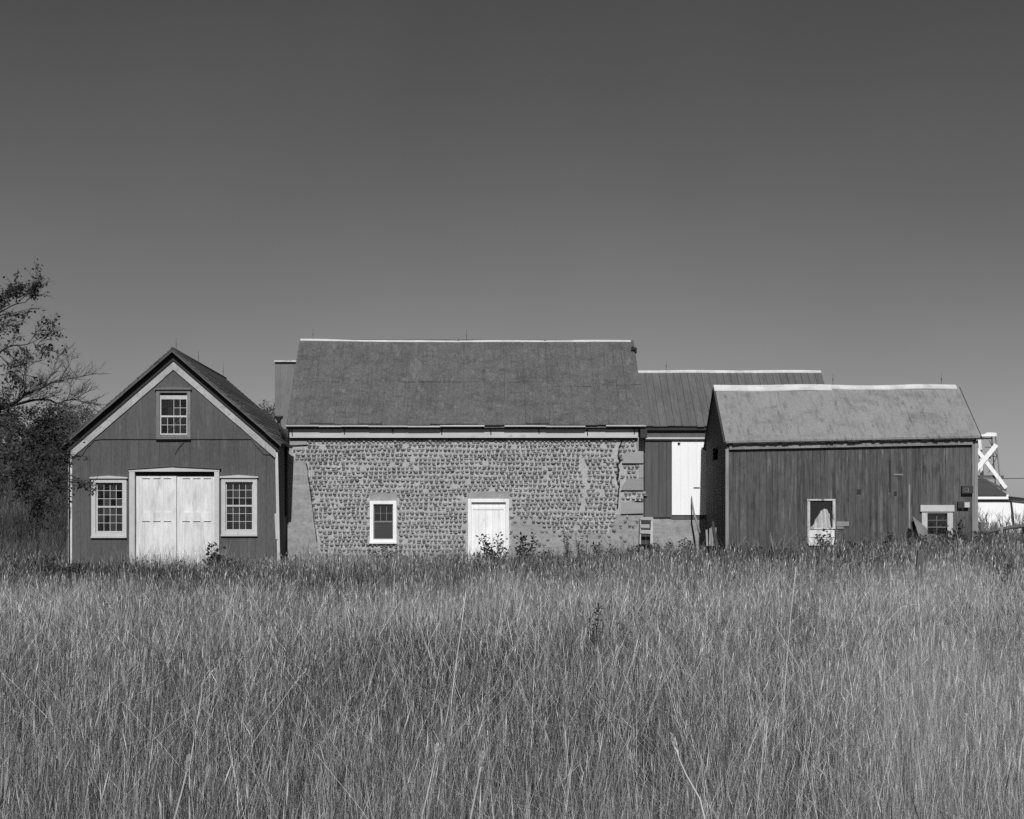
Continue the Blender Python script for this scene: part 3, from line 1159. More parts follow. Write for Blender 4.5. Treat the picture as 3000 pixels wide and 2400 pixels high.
m.tube([W(1989, 1297, D - .08), W(1989, 1301, D - .08)], [.035, .035], 7)
T.part('knob', m, M['iron'], dw)
m = MB()
m.box(X(2031, D), X(2049, D), D - .075, D - .064, Z(1431, D), Z(1428, D))
T.part('latch', m, M['iron'], dw)
m = MB()
m.box(X(1966, D), X(2085, D), D - .03, D - .01, Z(1521, D), Z(1510, D))
T.part('threshold', m, M['grey_wood'], dw)
m = MB()
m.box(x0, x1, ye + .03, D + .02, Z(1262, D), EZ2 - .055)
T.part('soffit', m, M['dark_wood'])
m = MB()
slope_sheets(m, x0, x1, ye, lambda x: EZ2, yr, lambda x: RZ2, 26, 1, jag=.02, lift=.012, seam=.012)
m.hexa([(x0, yr, RZ2 - .06), (x1, yr, RZ2 - .06), (x1, YB2 + .1, EZ2 - .1), (x0, YB2 + .1, EZ2 - .1),
        (x0, yr, RZ2), (x1, yr, RZ2), (x1, YB2 + .1, EZ2), (x0, YB2 + .1, EZ2)], .5)
roof = T.part('roof', m, [M['wing_roof'], M['dark_trim']])
ridge_cap(T, X(1868, yr), x1, yr, lambda x: RZ2 + .03, .07, .8, th=.03, parent=roof, n=20)
rod(T, X(1952, yr), yr, RZ2 + .03, .25, roof)

# ================================================================== GREY SHED (right)
D = 38.7
ye, yr = 38.52, 40.3
YS = 41.9
x0, x1 = 6.24, 12.57
T = Thing('board_shed', 'weathered board shed with pale mottled roof and light ridge cap', 'shed', (9.4, D, 0.5))


def sez(x):
    return Z(1292, ye) + (x - x0) / (x1 - x0) * .13


def srz(x):
    return Z(1132, yr) + .01 * math.sin(x * 1.7)


w1o, w1g = (2364, 1463, 2446, 1596), (2372, 1472, 2438, 1546)
hA = (X(2372, D), X(2438, D), Z(1596, D), Z(1471, D))
hB = make_window(T, D, (2699, 1487, 2790, 1600), (2717, 1504, 2773, 1565), .14, 2, 3, cap=False, sill=False, meet=False, mun=.014, mats=('white_trim', 'old_wood'), tones=(0, .3), label='low white-framed window at the right')
m = MB()
boards(m, front_map(D), x0, x1, lambda u: .1, lambda u: sez(u) - .14, holes=[hA, hB], w=.17, gap=.005, th=.022, rnd=.005)
gz_top = lambda u: min(sez(x0) - .02 + (srz(x0) - sez(x0)) * max(0, 1 - abs(u - yr) / (yr - ye)), 9) - .05
hay = (39.9, 40.75, Z(1348, 40.3), Z(1312, 40.3))
boards(m, left_map(x0 + .03), D + .01, YS, lambda u: .1, gz_top, holes=[hay], w=.22, gap=.008, th=.03, rnd=.008)
boards(m, right_map(x1 - .03), D + .01, YS, lambda u: .1, gz_top, w=.22, gap=.010)
boards(m, lambda u, d, z: (u, YS + d, z), x0, x1, lambda u: .1, lambda u: sez(x0) - .14, w=.22)
T.part('wall', m, M['shed_boards'])
m = MB()
m.box(x0 - .01, x0 + .07, D - .06, D - .033, .3, sez(x0) - .12)
T.part('corner_board', m, M['old_wood'])
m = MB()
m.box(x1 - .08, x1 + .01, D - .06, D - .033, .3, sez(x1) - .12)
T.part('corner_board', m, M['old_wood'])
m = MB()
m.box(x1 + .03, X(2884, ye), ye + .01, ye + .09, sez(x1) - .09, sez(x1) - .03, .4)
T.part('gutter_stub', m, M['grey_wood'])
m = MB()
m.box(x1 - .13, x1 - .083, D - .052, D - .033, .3, sez(x1) - .12)
T.part('corner_board', m, M['old_wood'])
m = MB()
n = 16
for i in range(n):
    a, b = x0 + .081 + (x1 - x0 - .212) * i / n, x0 + .081 + (x1 - x0 - .212) * (i + 1) / n - .003
    m.hexa([(a, D - .10, sez(a) - .215), (b, D - .10, sez(b) - .215), (b, D - .03, sez(b) - .215), (a, D - .03, sez(a) - .215),
            (a, D - .10, sez(a) - .08), (b, D - .10, sez(b) - .08), (b, D - .03, sez(b) - .08), (a, D - .03, sez(a) - .08)])
T.part('frieze_board', m, M['old_wood'])
m = MB()
slope_sheets(m, x0 - .03, x1 + .04, ye, sez, yr, srz, 4, 1, lift=.002, th=.05)
m.hexa([(x0 - .03, yr, srz(x0) - .06), (x1 + .04, yr, srz(x1) - .06), (x1 + .04, YS + .15, sez(x0) - .1), (x0 - .03, YS + .15, sez(x0) - .1),
        (x0 - .03, yr, srz(x0)), (x1 + .04, yr, srz(x1)), (x1 + .04, YS + .15, sez(x0)), (x0 - .03, YS + .15, sez(x0))], .5)
roof = T.part('roof', m, M['shed_roof'])
m = MB()     # ragged mossy lower edge
x = x0 - .03
while x < x1 + .3:
    ww = random.uniform(.04, .12)
    z = sez(min(x, x1)) - .052
    m.box(x, x + ww, ye + .015 - random.uniform(0, .03), ye + .13, z - .012 - random.uniform(0, .028), z + random.uniform(.0, .01), .3)
    x += ww
T.part('eave_edge', m, M['dark_wood'], roof)
m = MB()
for s in (0, 1):
    ya, yb2 = (ye, yr) if s == 0 else (YS + .15, yr)
    m = MB()
    m.beam((x0 - .04, ya, sez(x0) - .05), (x0 - .04, yb2, srz(x0) - .03), .03, .07, .3, up=(1, 0, 0))
    T.part('rake_board', m, M['dark_trim'], roof)
    m = MB()
    m.beam((x1 + .05, ya, sez(x1) - .04), (x1 + .05, yb2, srz(x1) - .03), .02, .05, .3, up=(1, 0, 0))
    T.part('rake_board', m, M['dark_trim'], roof)
ridge_cap(T, X(2090, yr), X(2800, yr), yr, lambda x: srz(x) + .04, .1, .85, th=.03, parent=roof, n=30,
          widths=lambda x: .17 if x < X(2435, yr) else .115)
for px in (2440, 2758):
    rod(T, X(px, yr), yr, srz(X(px, yr)) + .04, .30, roof)
# window with a curtain
m = MB()
y0, y1 = D - .06, D - .036
m.box(X(2364, D), X(2372, D), y0, D + .05, Z(1594, D), Z(1467, D))
m.box(X(2438, D), X(2446, D), y0, D + .05, Z(1550, D), Z(1467, D))
m.box(X(2363, D), X(2446, D), y0 - .01, D + .05, Z(1467, D), Z(1462.5, D))
m.box(X(2372, D), X(2438, D), y0 - .012, D + .05, Z(1551, D), Z(1546, D))
m.box(X(2380, D), X(2430, D), D - .01, D + .03, Z(1473, D), Z(1469, D))
win = T.part('window', m, M['peeling_trim'], label='window with a bunched white curtain')
m = MB()
for za_, zb_ in ((1553, 1574), (1575.5, 1598)):
    m.box(X(2368, D), X(2443, D), D - .07, D - .035, Z(zb_, D), Z(za_, D), .8)
T.part('lower_panel', m, M['door_white'], win)
g = MB()
g.quad((X(2372, D), D + .01, Z(1546, D)), (X(2438, D), D + .01, Z(1546, D)), (X(2438, D), D + .01, Z(1470, D)), (X(2372, D), D + .01, Z(1470, D)), .0)
T.part('glass', g, M['glass'], win)
cm = MB()
NS, NT = 26, 9
vsx, fsx = [], []
for i in range(NS):
    u = i / (NS - 1)
    for j in range(NT):
        t = j / (NT - 1)
        pxb = 2376 + 60 * u
        pxt = 2384 + 50 * u
        pyt = np.interp(u, [0, .2, .45, .65, .8, 1], [1541, 1518, 1498, 1490, 1492, 1506])
        px_ = pxb + (pxt - pxb) * t ** 1.3
        py_ = 1546 + (pyt - 1546) * t
        vsx.append((X(px_, D), D + .09 + .045 * math.sin(u * 24 + t * 3 + math.sin(u * 9)), Z(py_, D)))
for i in range(NS - 1):
    for j in range(NT - 1):
        fsx.append((i * NT + j, (i + 1) * NT + j, (i + 1) * NT + j + 1, i * NT + j + 1))
cm.add(vsx, fsx, .6, 0, True)
T.part('curtain', cm, M['cloth'], win)
m = MB()
m.box(X(2694, D), X(2793, D), D - .085, D - .036, Z(1499, D), Z(1480, D))
T.part('window_header', m, M['white_trim'])
m = MB()
m.box(X(2449, D), X(2486, D), D - .05, D - .034, Z(1542, D), Z(1528, D), .9)
T.part('patch_board', m, M['old_wood'])
m = MB()
m.box(X(2450, D), X(2470, D), D - .05, D - .034, Z(1550, D), Z(1543, D), .6)
T.part('patch_board', m, M['old_wood'])
m = MB()
m.box(X(2616, D), X(2643, D), D - .05, D - .034, Z(1393, D), Z(1389, D), .9)
T.part('patch_board', m, M['old_wood'])
m = MB()
m.box(X(2660, D), X(2665, D), D - .05, D - .034, Z(1580, D), Z(1420, D), .7)
T.part('patch_board', m, M['old_wood'])
m = MB()
m.box(X(2509, D), X(2522, D), D - .04, D - .035, Z(1447, D), Z(1434, D), .2)
T.part('board_gap', m, M['dark_wood'])
m = MB()
m.box(X(2604, D), X(2608, D), D - .042, D - .034, Z(1440, D), Z(1350, D), .2)
T.part('board_gap', m, M['dark_wood'])
m = MB()
m.box(X(2618, D), X(2626, D), D - .04, D - .034, Z(1452, D), Z(1440, D), .2)
T.part('board_gap', m, M['dark_wood'])
m = MB()
m.box(X(2814, D), X(2847, D), D - .12, D - .035, Z(1446, D), Z(1424, D), .3)
bx = T.part('meter_box', m, M['dark_trim'])
m = MB()
m.box(X(2803, D), X(2820, D), D - .11, D - .035, Z(1489, D), Z(1470, D), .2)
T.part('fuse_box', m, M['dark_trim'])
m = MB()
for cx0 in (2823, 2828.5):
    pts = [(X(cx0 + 3.4 * math.cos(t), D), D - .124, Z(1436 + 5.5 * math.sin(t), D)) for t in np.linspace(0.5 if cx0 < 2825 else -2.5, 5.6 if cx0 < 2825 else 2.6, 12)]
    m.tube(pts, [.006] * 12, 4, .5)
m.box(X(2832, D), X(2833.2, D), D - .127, D - .12, Z(1442, D), Z(1430, D), .6)
T.part('lettering', m, M['old_wood'], bx)
m = MB()
m.box(X(2821, D), X(2836, D), D - .13, D - .035, Z(1487, D), Z(1472, D), .6)
T.part('junction_box', m, M['white_trim'], bx)

# ================================================================== REAR BUILDING (behind, left)
D = 50.6
T = Thing('rear_barn', 'boarded upper wall of a barn behind, between carriage barn and stone barn roofs', 'barn', (-5, D, .5))
xl_, xr_ = X(806, D), -3.2
zt = Z(1063, D)
m = MB()
boards(m, front_map(D), xl_, xr_, lambda u: 0, lambda u: zt, w=.2, th=.02, gap=.003)
boards(m, left_map(xl_ + .02), D, D + 4, lambda u: 0, lambda u: zt, w=.2)
boards(m, right_map(xr_ - .02), D, D + 4, lambda u: 0, lambda u: zt, w=.2)
boards(m, lambda u, d, z: (u, D + 4 + d, z), xl_, xr_, lambda u: 0, lambda u: zt, w=.2)
T.part('wall', m, M['rear_board'])
m = MB()
for i in range(6):
    a, b = xl_ - .02 + i * .6, xl_ + .58 + i * .6
    dz = random.uniform(-.015, .015)
    m.box(a, b, D - .1, D + 4.05, zt + .02 + dz, zt + .07 + dz)
T.part('roof_edge', m, M['ridge_metal'])

# ================================================================== WHITE SHED (far right)
D = 52.0
T = Thing('white_shed', 'white painted shed with dark roof beyond the board shed', 'shed', (18, D, 1.0))
xL, xM, xR = 14.2, X(2948, D), 23.0
m = MB()
boards(m, front_map(D), xL, xR, lambda u: .3, lambda u: Z(1462, D) if u < xM else Z(1457, D) - (u - xM) * .12, w=.3, gap=.001, rnd=.0, th=.02)
boards(m, left_map(xL), D, D + 4, lambda u: .3, lambda u: Z(1455, D), w=.3)
boards(m, right_map(xR - .02), D, D + 4, lambda u: .3, lambda u: Z(1457, D) - (xR - xM) * .12, w=.3)
boards(m, lambda u, d, z: (u, D + 4 + d, z), xL, xR, lambda u: .3, lambda u: Z(1457, D) - max(0, u - xM) * .12, w=.3)
T.part('wall', m, M['bright_white'])
m = MB()
m.box(xL - .1, X(2950, D), D - .16, D - .12, Z(1463, D), Z(1449, D))
T.part('fascia', m, M['bright_white'])
m = MB()
m.box(xL, X(2960, D), D - .1, D - .02, Z(1469, D), Z(1463.5, D), .3)
m.beam(W(2962, 1466, D - .09), W(2972, 1548, D - .09), .05, .04, .2)
T.part('door_gap', m, M['dark_trim'])
m = MB()
boards(m, front_map(D - .025), xL + 1, X(2961, D), lambda u: .3, lambda u: Z(1470, D), w=.35, gap=.001, rnd=0, th=.03)
T.part('sliding_door', m, M['bright_white'])
m = MB()
zr_, ze_ = Z(1404, 54), Z(1447, D - .2)
m.hexa([(xL - .1, D - .2, ze_ - .06), (X(2949, D - .2), D - .2, ze_ - .06), (X(2946, D - .2), 54, zr_ - .06), (xL - .1, 54, zr_ - .06),
        (xL - .1, D - .2, ze_), (X(2949, D - .2), D - .2, ze_), (X(2946, D - .2), 54, zr_), (xL - .1, 54, zr_)], .3)
m.hexa([(xL - .1, 54, zr_ - .06), (X(2946, D - .2), 54, zr_ - .06), (X(2946, D - .2), 56.2, ze_ - .06), (xL - .1, 56.2, ze_ - .06),
        (xL - .1, 54, zr_), (X(2946, D - .2), 54, zr_), (X(2946, D - .2), 56.2, ze_), (xL - .1, 56.2, ze_)], .3)
xx0, zz0 = X(2949.5, D), Z(1454, D)
m.hexa([(xx0, D - .2, zz0 - .03), (xR + .1, D - .2, zz0 - .03 - (xR - xx0) * .12), (xR + .1, D + 4.1, zz0 - .03 - (xR - xx0) * .12), (xx0, D + 4.1, zz0 - .03),
        (xx0, D - .2, zz0), (xR + .1, D - .2, zz0 - (xR - xx0) * .12), (xR + .1, D + 4.1, zz0 - (xR - xx0) * .12), (xx0, D + 4.1, zz0)], .3)
T.part('roof', m, M['barn_shingle'])

# ================================================================== TIMBER TOWER
D = 58.0
T = Thing('timber_tower', 'tapering timber tower frame with broad white cross braces behind the board shed', 'tower', (X(2885, D), D, 1.0))
zg = .8
A0, A1 = W(2917, 1274, D), (X(2950, D), D, zg)
C0, C1 = W(2846, 1274, D), (X(2790, D), D, zg)
B0, B1 = W(2868, 1278, D + .7), (X(2892, D + 1.3), D + 1.3, zg)
m = MB()
m.beam(A0, A1, .045, .045, .9)
T.part('leg', m, M['old_wood'])
m = MB()
m.beam(C0, C1, .12, .12, .6)
T.part('leg', m, M['old_white'])
m = MB()
m.beam(B0, B1, .12, .08, .6)
T.part('leg', m, M['old_white'])
m = MB()
m.beam(W(2905, 1278, D + .8), (X(2930, D + 1.4), D + 1.4, zg), .03, .03, .3)
T.part('leg', m, M['iron'])
m = MB()
m.beam(W(2919, 1303, D - .13), W(2850, 1388, D - .13), .17, .04, .7)
m.beam(W(2855, 1308, D - .06), W(2947, 1430, D - .06), .14, .04, .7)
T.part('cross_brace', m, M['old_white'])
m = MB()
m.beam(W(2862, 1396, D + .05), W(2940, 1397, D + .05), .10, .08, .4)
m.beam(W(2868, 1398, D - .03), W(2948, 1437, D - .03), .09, .05, .4)
T.part('girt', m, M['grey_wood'])
m = MB()
m.prism_y([(X(a, D), Z(b, D)) for a, b in ((2840, 1279), (2917, 1279), (2917, 1269), (2905, 1267.5), (2890, 1268), (2882, 1273), (2840, 1274))][::1], D - .10, D + .06)
T.part('cap', m, M['old_white'])
m = MB()
for (a, b) in (((2898, 1290), (2925, 1345)), ((2896, 1385), (2925, 1330)), ((2893, 1335), (2920, 1338)), ((2885, 1310), (2920, 1312))):
    m.tube([W(a[0], a[1], D + .5), W(b[0], b[1], D + .5)], [.012, .012], 4)
m.box(X(2902, D), X(2913, D), D + .4, D + .5, Z(1342, D), Z(1335, D))
T.part('stay_wire', m, M['iron'])

m = MB()
pts = []
for i in range(25):
    t = i / 24
    pts.append((16.5 + 40 * t, 66 + 3 * t, Z(1414, 66) + .1 - .5 * 4 * t * (1 - t) * .4 + 1.2 * t))
m.tube(pts, [.014] * 25, 4)
o = m.build('overhead_wire', M['iron'])
o['label'] = 'thin dark overhead wire crossing the sky at the far right edge'
o['category'] = 'wire'

# ================================================================== RAIL FENCE
T = Thing('rail_fence', 'rough post and rail fence in front of the white shed', 'fence', (15, 43, .8))


def post(px, pyt, pyb, D, w_, dx=0, tone=.4, mt='grey_wood'):
    m = MB()
    a, b = Vector(W(px, pyb, D)), Vector(W(px + dx, pyt, D))
    m.tube([a, a + (b - a) * .5 + Vector((.01, 0, 0)), b], [w_ / 2 * 1.1, w_ / 2, w_ / 2 * .9], 7, tone)
    T.part('post', m, M[mt])


post(2919, 1531, 1640, 42.9, .08)
post(2936, 1545, 1640, 42.3, .08, -2, .9, 'old_wood')
post(2952, 1566, 1640, 42.3, .05, -1, .9, 'old_wood')
post(2877, 1530, 1640, 43.1, .16)
post(2999, 1532, 1640, 43.0, .1)
post(3100, 1530, 1640, 43.0, .1)
m = MB()
m.tube([W(2862, 1564, 42.8), W(2900, 1558, 42.8), W(2945, 1548, 42.8), W(3000, 1541, 42.8), W(3110, 1530, 42.8)], [.04, .045, .05, .06, .05], 7, .5)
T.part('rail', m, M['grey_wood'])
m = MB()
m.tube([W(2870, 1562, 42.7), W(2890, 1563, 42.6), W(2905, 1582, 42.4), W(2920, 1605, 42.3)], [.05, .05, .05, .05], 7, .3)
T.part('rail', m, M['dark_trim'], label='fallen dark rail')

# ================================================================== LOOSE THINGS
T = Thing('slatted_crate', 'white slatted crate propped against the right corner of the stone barn', 'crate', (X(1895, 41.7), 41.7, .9))
m = MB()
Dc = 41.72
for (l, t, r, b) in ((1877, 1515, 1912, 1523), (1876, 1536, 1903, 1546), (1875, 1553, 1906, 1563)):
    m.hexa([W(l, b, Dc), W(r, b + 1, Dc), W(r, b + 1, Dc + .02), W(l, b, Dc + .02), W(l, t, Dc - .02), W(r, t, Dc - .02), W(r, t, Dc), W(l, t, Dc)])
T.part('slat', m, M['white_trim'])
m = MB()
m.prism_y([(X(a, Dc), Z(b, Dc)) for a, b in ((1905, 1595), (1912, 1595), (1914, 1517), (1907, 1523))], Dc + .01, Dc + .25)
m.prism_y([(X(a, Dc), Z(b, Dc)) for a, b in ((1874, 1595), (1878, 1595), (1878, 1523), (1876, 1520))], Dc + .025, Dc + .25)
T.part('side_panel', m, M['white_trim'])
m = MB()
m.box(X(1878, Dc), X(1906, Dc), Dc + .2, Dc + .23, Z(1595, Dc), Z(1520, Dc))
T.part('back_panel', m, M['dark_trim'])

m = MB()
m.tube([W(2050, 1562, 41.5), W(2042, 1530, 41.62), W(2033, 1505, 41.75), W(2028, 1475, 41.9), W(2026, 1453, 41.98)], [.035, .033, .028, .022, .012], 6, .8)
o = m.build('leaning_pole', M['old_wood'])
o['label'] = 'thin crooked pole leaning against the white door of the wing'
o['category'] = 'pole'
m = MB()
m.tube([W(2107, 1640, 38.2), W(2100, 1600, 38.3), W(2092, 1560, 38.45), W(2088, 1528, 38.6)], [.06, .055, .045, .03], 6, .3)
o = m.build('leaning_post', M['dark_trim'])
o['label'] = 'dark crooked post leaning at the left front corner of the board shed'
o['category'] = 'post'
T = Thing('board_pile', 'upright pale broken boards in the grass left of the board shed', 'boards', (X(2090, 39.5), 39.5, .5))
for px, t, dx in ((2072, 1552, -2), (2080, 1548, 1), (2087, 1543, 0), (2094, 1546, 2)):
    m = MB()
    m.beam(W(px, 1600, 39.5), W(px + dx, t, 39.6), .05, .02, .9)
    T.part('board', m, M['old_wood'])
T = Thing('sheet_scrap', 'triangular scrap board leaning left of the low white framed window', 'scrap board', (X(2695, 38.2), 38.2, .6))
m = MB()
m.add([W(2673, 1512, 38.3), W(2716, 1548, 38.3), W(2722, 1590, 38.0), W(2694, 1575, 38.0), W(2673, 1512, 38.33), W(2716, 1548, 38.33), W(2722, 1590, 38.03), W(2694, 1575, 38.03)],
      [(0, 1, 2, 3), (7, 6, 5, 4), (0, 4, 5, 1), (1, 5, 6, 2), (2, 6, 7, 3), (3, 7, 4, 0)], .5)
T.part('scrap_sheet', m, M['weathered_trim'])
m = MB()
m.add([W(2668, 1530, 38.4), W(2680, 1526, 38.4), W(2690, 1570, 38.3), W(2674, 1590, 38.3), W(2668, 1530, 38.45), W(2680, 1526, 38.45), W(2690, 1570, 38.35), W(2674, 1590, 38.35)],
      [(0, 1, 2, 3), (7, 6, 5, 4), (0, 4, 5, 1), (1, 5, 6, 2), (2, 6, 7, 3), (3, 7, 4, 0)], .3)
T.part('dark_scrap', m, M['dark_trim'])
m = MB()
Dp = 24.0
m.beam(W(2678, 1830, Dp), W(2698, 1612, Dp), .10, .06, .4)
o = m.build('field_post', M['grey_wood'])
o['label'] = 'weathered grey post leaning in the field before the board shed'
o['category'] = 'post'
m = MB()
m.beam(W(2704, 1718, 22.5), W(2756, 1790, 22.4), .09, .02, .8, up=(0, 1, .3))
o = m.build('fallen_board', M['old_wood'])
o['label'] = 'short pale board lying slanted in the grass beside the leaning field post'
o['category'] = 'board'


# ================================================================== PLANTS
def leaf_quad(mb, p, d, L, wd, tone):
    d = d.normalized()
    s = d.cross(Vector((random.uniform(-1, 1), random.uniform(-1, 1), random.uniform(-1, 1)))).normalized() * wd
    a = p
    b = p + d * L * .5 + s
    c = p + d * L
    e = p + d * L * .5 - s
    mb.add([tuple(a), tuple(b), tuple(c), tuple(e)], [(0, 1, 2, 3)], tone)


def weed(px, D, h, spread, nst, leaf, label, name='weed', cat='weed', dens=26, group=None, tone=(0, 1), lw=.34, lean=0):
    x = X(px, D)
    z = float(ground_z(x, D))
    if D > 30:
        leaf *= 1.3
        dens = int(dens * 1.25)
    T = Thing(name, label, cat, (x, D, z), group)
    st, lv = MB(), MB()
    for k in range(nst):
        ax = random.uniform(-1, 1) * spread
        ay = random.uniform(-.6, .6) * spread
        hh = h * random.uniform(.55, 1.05)
        p = Vector((x + ax * .25, D + ay * .25, z))
        pts = [p.copy()]
        d = Vector((ax * .8 + lean, ay * .8, hh))
        for i in range(1, 6):
            t = i / 5
            pts.append(p + Vector((d.x * t ** 1.4 + random.uniform(-.02, .02), d.y * t ** 1.4, hh * t)))
        st.tube(pts, [.010, .009, .008, .006, .005, .003], 4, .4)
        nl = int(dens * hh / h)
        for i in range(nl):
            t = random.uniform(.25, 1)
            j = min(4, int(t * 5))
            q = pts[j] + (pts[j + 1] - pts[j]) * (t * 5 - j)
            dd = Vector((random.uniform(-1, 1), random.uniform(-1, 1), random.uniform(-.4, .9)))
            off = dd.normalized() * random.uniform(0, leaf * 1.2)
            if off.length > leaf * .5:
                st.tube([q, q + off], [.004, .002], 3, .4)
            leaf_quad(lv, q + off, dd, leaf * random.uniform(.6, 1.3), leaf * lw * random.uniform(.6, 1.2), random.uniform(*tone))
    T.part('stem', st, M['weed'])
    T.part('leaves', lv, M['weed'])
    return T.o


G = 'weeds against the barns'
weed(1448, 41.2, 1.2, .42, 13, .075, 'bushy dark weed before the right side of the stone barn door', dens=30)
weed(1418, 41.4, .9, .25, 8, .07, 'lower weed at the middle foot of the stone barn door')
weed(1538, 41.3, 1.15, .28, 8, .08, 'sprawling dark weed just right of the stone barn door', dens=24)
weed(1668, 41.2, 1.15, .18, 8, .05, 'slender tall weed below the bare streak in the cobblestone wall', dens=30, lw=.2)
weed(1705, 41.3, 1.15, .20, 8, .05, 'tall weed near the right end of the cobblestone wall', dens=30, lw=.2)
weed(1108, 41.2, .72, .3, 9, .07, 'dark weed under the left corner of the stone barn window')
weed(1152, 41.2, .85, .3, 9, .07, 'dark weed under the right corner of the stone barn window')
weed(625, 39.2, 1.0, .18, 5, .12, 'large-leaved weed before the right leaf of the double doors', dens=24, lw=.3)
weed(652, 39.3, .85, .25, 7, .10, 'leafy weed at the right casing of the double doors')
weed(436, 39.4, .62, .3, 8, .07, 'low weed before the left leaf of the double doors')
weed(520, 39.4, .6, .35, 9, .06, 'low weed where the two double doors meet')
weed(848, 41.0, .62, .25, 8, .06, 'weed at the foot of the dark gap left of the stone barn')
weed(2428, 38.2, .95, .30, 10, .07, 'dark weed before the white panel under the curtained window', dens=26)
weed(2400, 38.3, .52, .2, 6, .06, 'small weed at the left of the white panel under the curtained window')
weed(2672, 38.3, .75, .3, 10, .07, 'dark weed beside the triangular scrap board')
weed(2735, 38.2, .85, .5, 14, .07, 'low dark weed before the low white framed window')
weed(2775, 38.2, 1.1, .4, 12, .07, 'taller weed at the right of the low white framed window')
weed(2835, 38.2, .85, .5, 14, .07, 'dark weed at the right corner of the board shed')
weed(2885, 41.0, .55, .6, 14, .07, 'dark weed by the wide fence post')
weed(2950, 41.0, .6, .6, 16, .07, 'dark weed below the middle of the rail fence')
weed(3010, 40.5, .62, .6, 16, .07, 'dark weed at the right edge below the rail fence')
weed(1935, 41.6, .75, .3, 10, .06, 'low dark weed below the dark sliding door')
weed(1985, 41.6, .8, .4, 12, .06, 'low dark weed below the white door of the wing')
weed(2030, 41.5, .42, .3, 8, .06, 'low weed at the foot of the leaning pole')
weed(1742, 15.0, .80, .05, 3, .035, 'dark leafy spike standing alone in the middle of the field', dens=60, lw=.35)
weed(2935, 24.0, .75, .10, 4, .04, 'dark weed in the field at the right', dens=40)
weed(1000, 41.3, .55, .3, 8, .05, 'low weed at the left part of the cobblestone wall')
weed(100, 41.5, .75, 1.0, 24, .08, 'wide dark weed left of the carriage barn', dens=26)
weed(185, 39.6, .7, .5, 14, .07, 'dark weed at the left corner of the carriage barn')


for px, D_, h_, lab in ((1250, 41.4, .6, 'small weed midway between the stone barn window and door'), (1590, 41.3, .75, 'thin weed in front of the bare plaster right of the stone barn door'),
                        (1760, 41.3, .8, 'thin weed below the right part of the cobblestone wall'), (1840, 41.2, .7, 'low weed before the lowest right quoin'),
                        (2180, 38.2, .6, 'small weed near the left front corner of the board shed'), (2290, 38.2, .6, 'small weed left of the curtained window'),
                        (2520, 38.2, .65, 'low weed right of the curtained window'), (2590, 38.2, .8, 'scraggly weed between the two board shed windows'),
                        (690, 39.3, .7, 'weed under the right window of the carriage barn'), (330, 39.4, .65, 'weed under the left window of the carriage barn')):
    weed(px, D_, h_, .35, 10, .06, lab, dens=26)


def bare_shrub(px, D, h, label):
    x = X(px, D)
    z = float(ground_z(x, D))
    T = Thing('bare_shrub', label, 'shrub', (x, D, z))
    m = MB()

    def grow(p, d, L, r, lev):
        q = p + d * L
        m.tube([p, p + d * L * .5 + Vector((random.uniform(-.03, .03),) * 3), q], [r, r * .8, r * .6], 3, .5)
        if lev < 3:
            for _ in range(3):
                nd = (d + Vector((random.uniform(-.6, .6), random.uniform(-.5, .5), random.uniform(0, .5)))).normalized()
                grow(p + d * L * random.uniform(.5, 1), nd, L * random.uniform(.45, .7), r * .6, lev + 1)
    for _ in range(7):
        grow(Vector((x + random.uniform(-.2, .2), D, z)), Vector((random.uniform(-.35, .35), random.uniform(-.2, .2), 1)).normalized(), h * .5, .012, 0)
    T.part('branches', m, M['bark'])


bare_shrub(2880, 46.5, 1.3, 'bare twiggy shrub before the white shed, leftmost of three')
bare_shrub(2950, 46.0, 1.2, 'bare twiggy shrub behind the middle of the rail fence')
bare_shrub(2992, 46.5, 1.35, 'bare twiggy shrub at the right frame edge before the white shed')

# ---- old tree on the left
DT = 31.0
tx = X(-330, DT)
tz = float(ground_z(tx, DT))
T = Thing('old_tree', 'old half-bare tree reaching in at the left edge with drooping leafy branches', 'tree', (tx, DT, tz))
tr, tw, lv = MB(), MB(), MB()
trunk_pts = [Vector((tx, DT, tz - .2)), Vector((tx + .05, DT, tz + 1.0)), Vector((tx - .05, DT + .1, tz + 2.0)), Vector((tx + .1, DT, tz + 3.0)), Vector((tx, DT + .1, tz + 5.0)), Vector((tx + .2, DT, tz + 7.3))]
tr.tube(trunk_pts, [.30, .24, .21, .17, .10, .03], 10, .5)


def twig(p, d, L, r, lev, leafp, droop):
    n = 4
    pts = [p.copy()]
    dd = d.copy()
    for i in range(n):
        dd = (dd + Vector((random.uniform(-.28, .28), random.uniform(-.28, .28), random.uniform(-.22, .26) - droop * .12))).normalized()
        pts.append(pts[-1] + dd * L / n)
    tw.tube(pts, [r, r * .85, r * .7, r * .55, r * .4], 4, .5)
    if lev > 0:
        for i in range(1, n + 1):
            for _ in range(2 if lev > 1 else random.choice((1, 2))):
                nd = (dd + Vector((random.uniform(-.9, .9), random.uniform(-.8, .8), random.uniform(-.6, .9) - droop * .3))).normalized()
                twig(pts[i], nd, L * random.uniform(.35, .6), max(.0035, r * .5), lev - 1, leafp, droop)
    if leafp > 0 and lev <= 1:
        for i in range(1, n + 1):
            for _ in range(1 if random.random() < leafp * .48 else 0):
                q = pts[i] + Vector((random.uniform(-.04, .04), random.uniform(-.04, .04), random.uniform(-.05, .03)))
                ld = Vector((random.uniform(-1, 1), random.uniform(-1, 1), random.uniform(-1.2, .3)))
                leaf_quad(lv, q, ld, random.uniform(.045, .10), random.uniform(.012, .028), random.random())


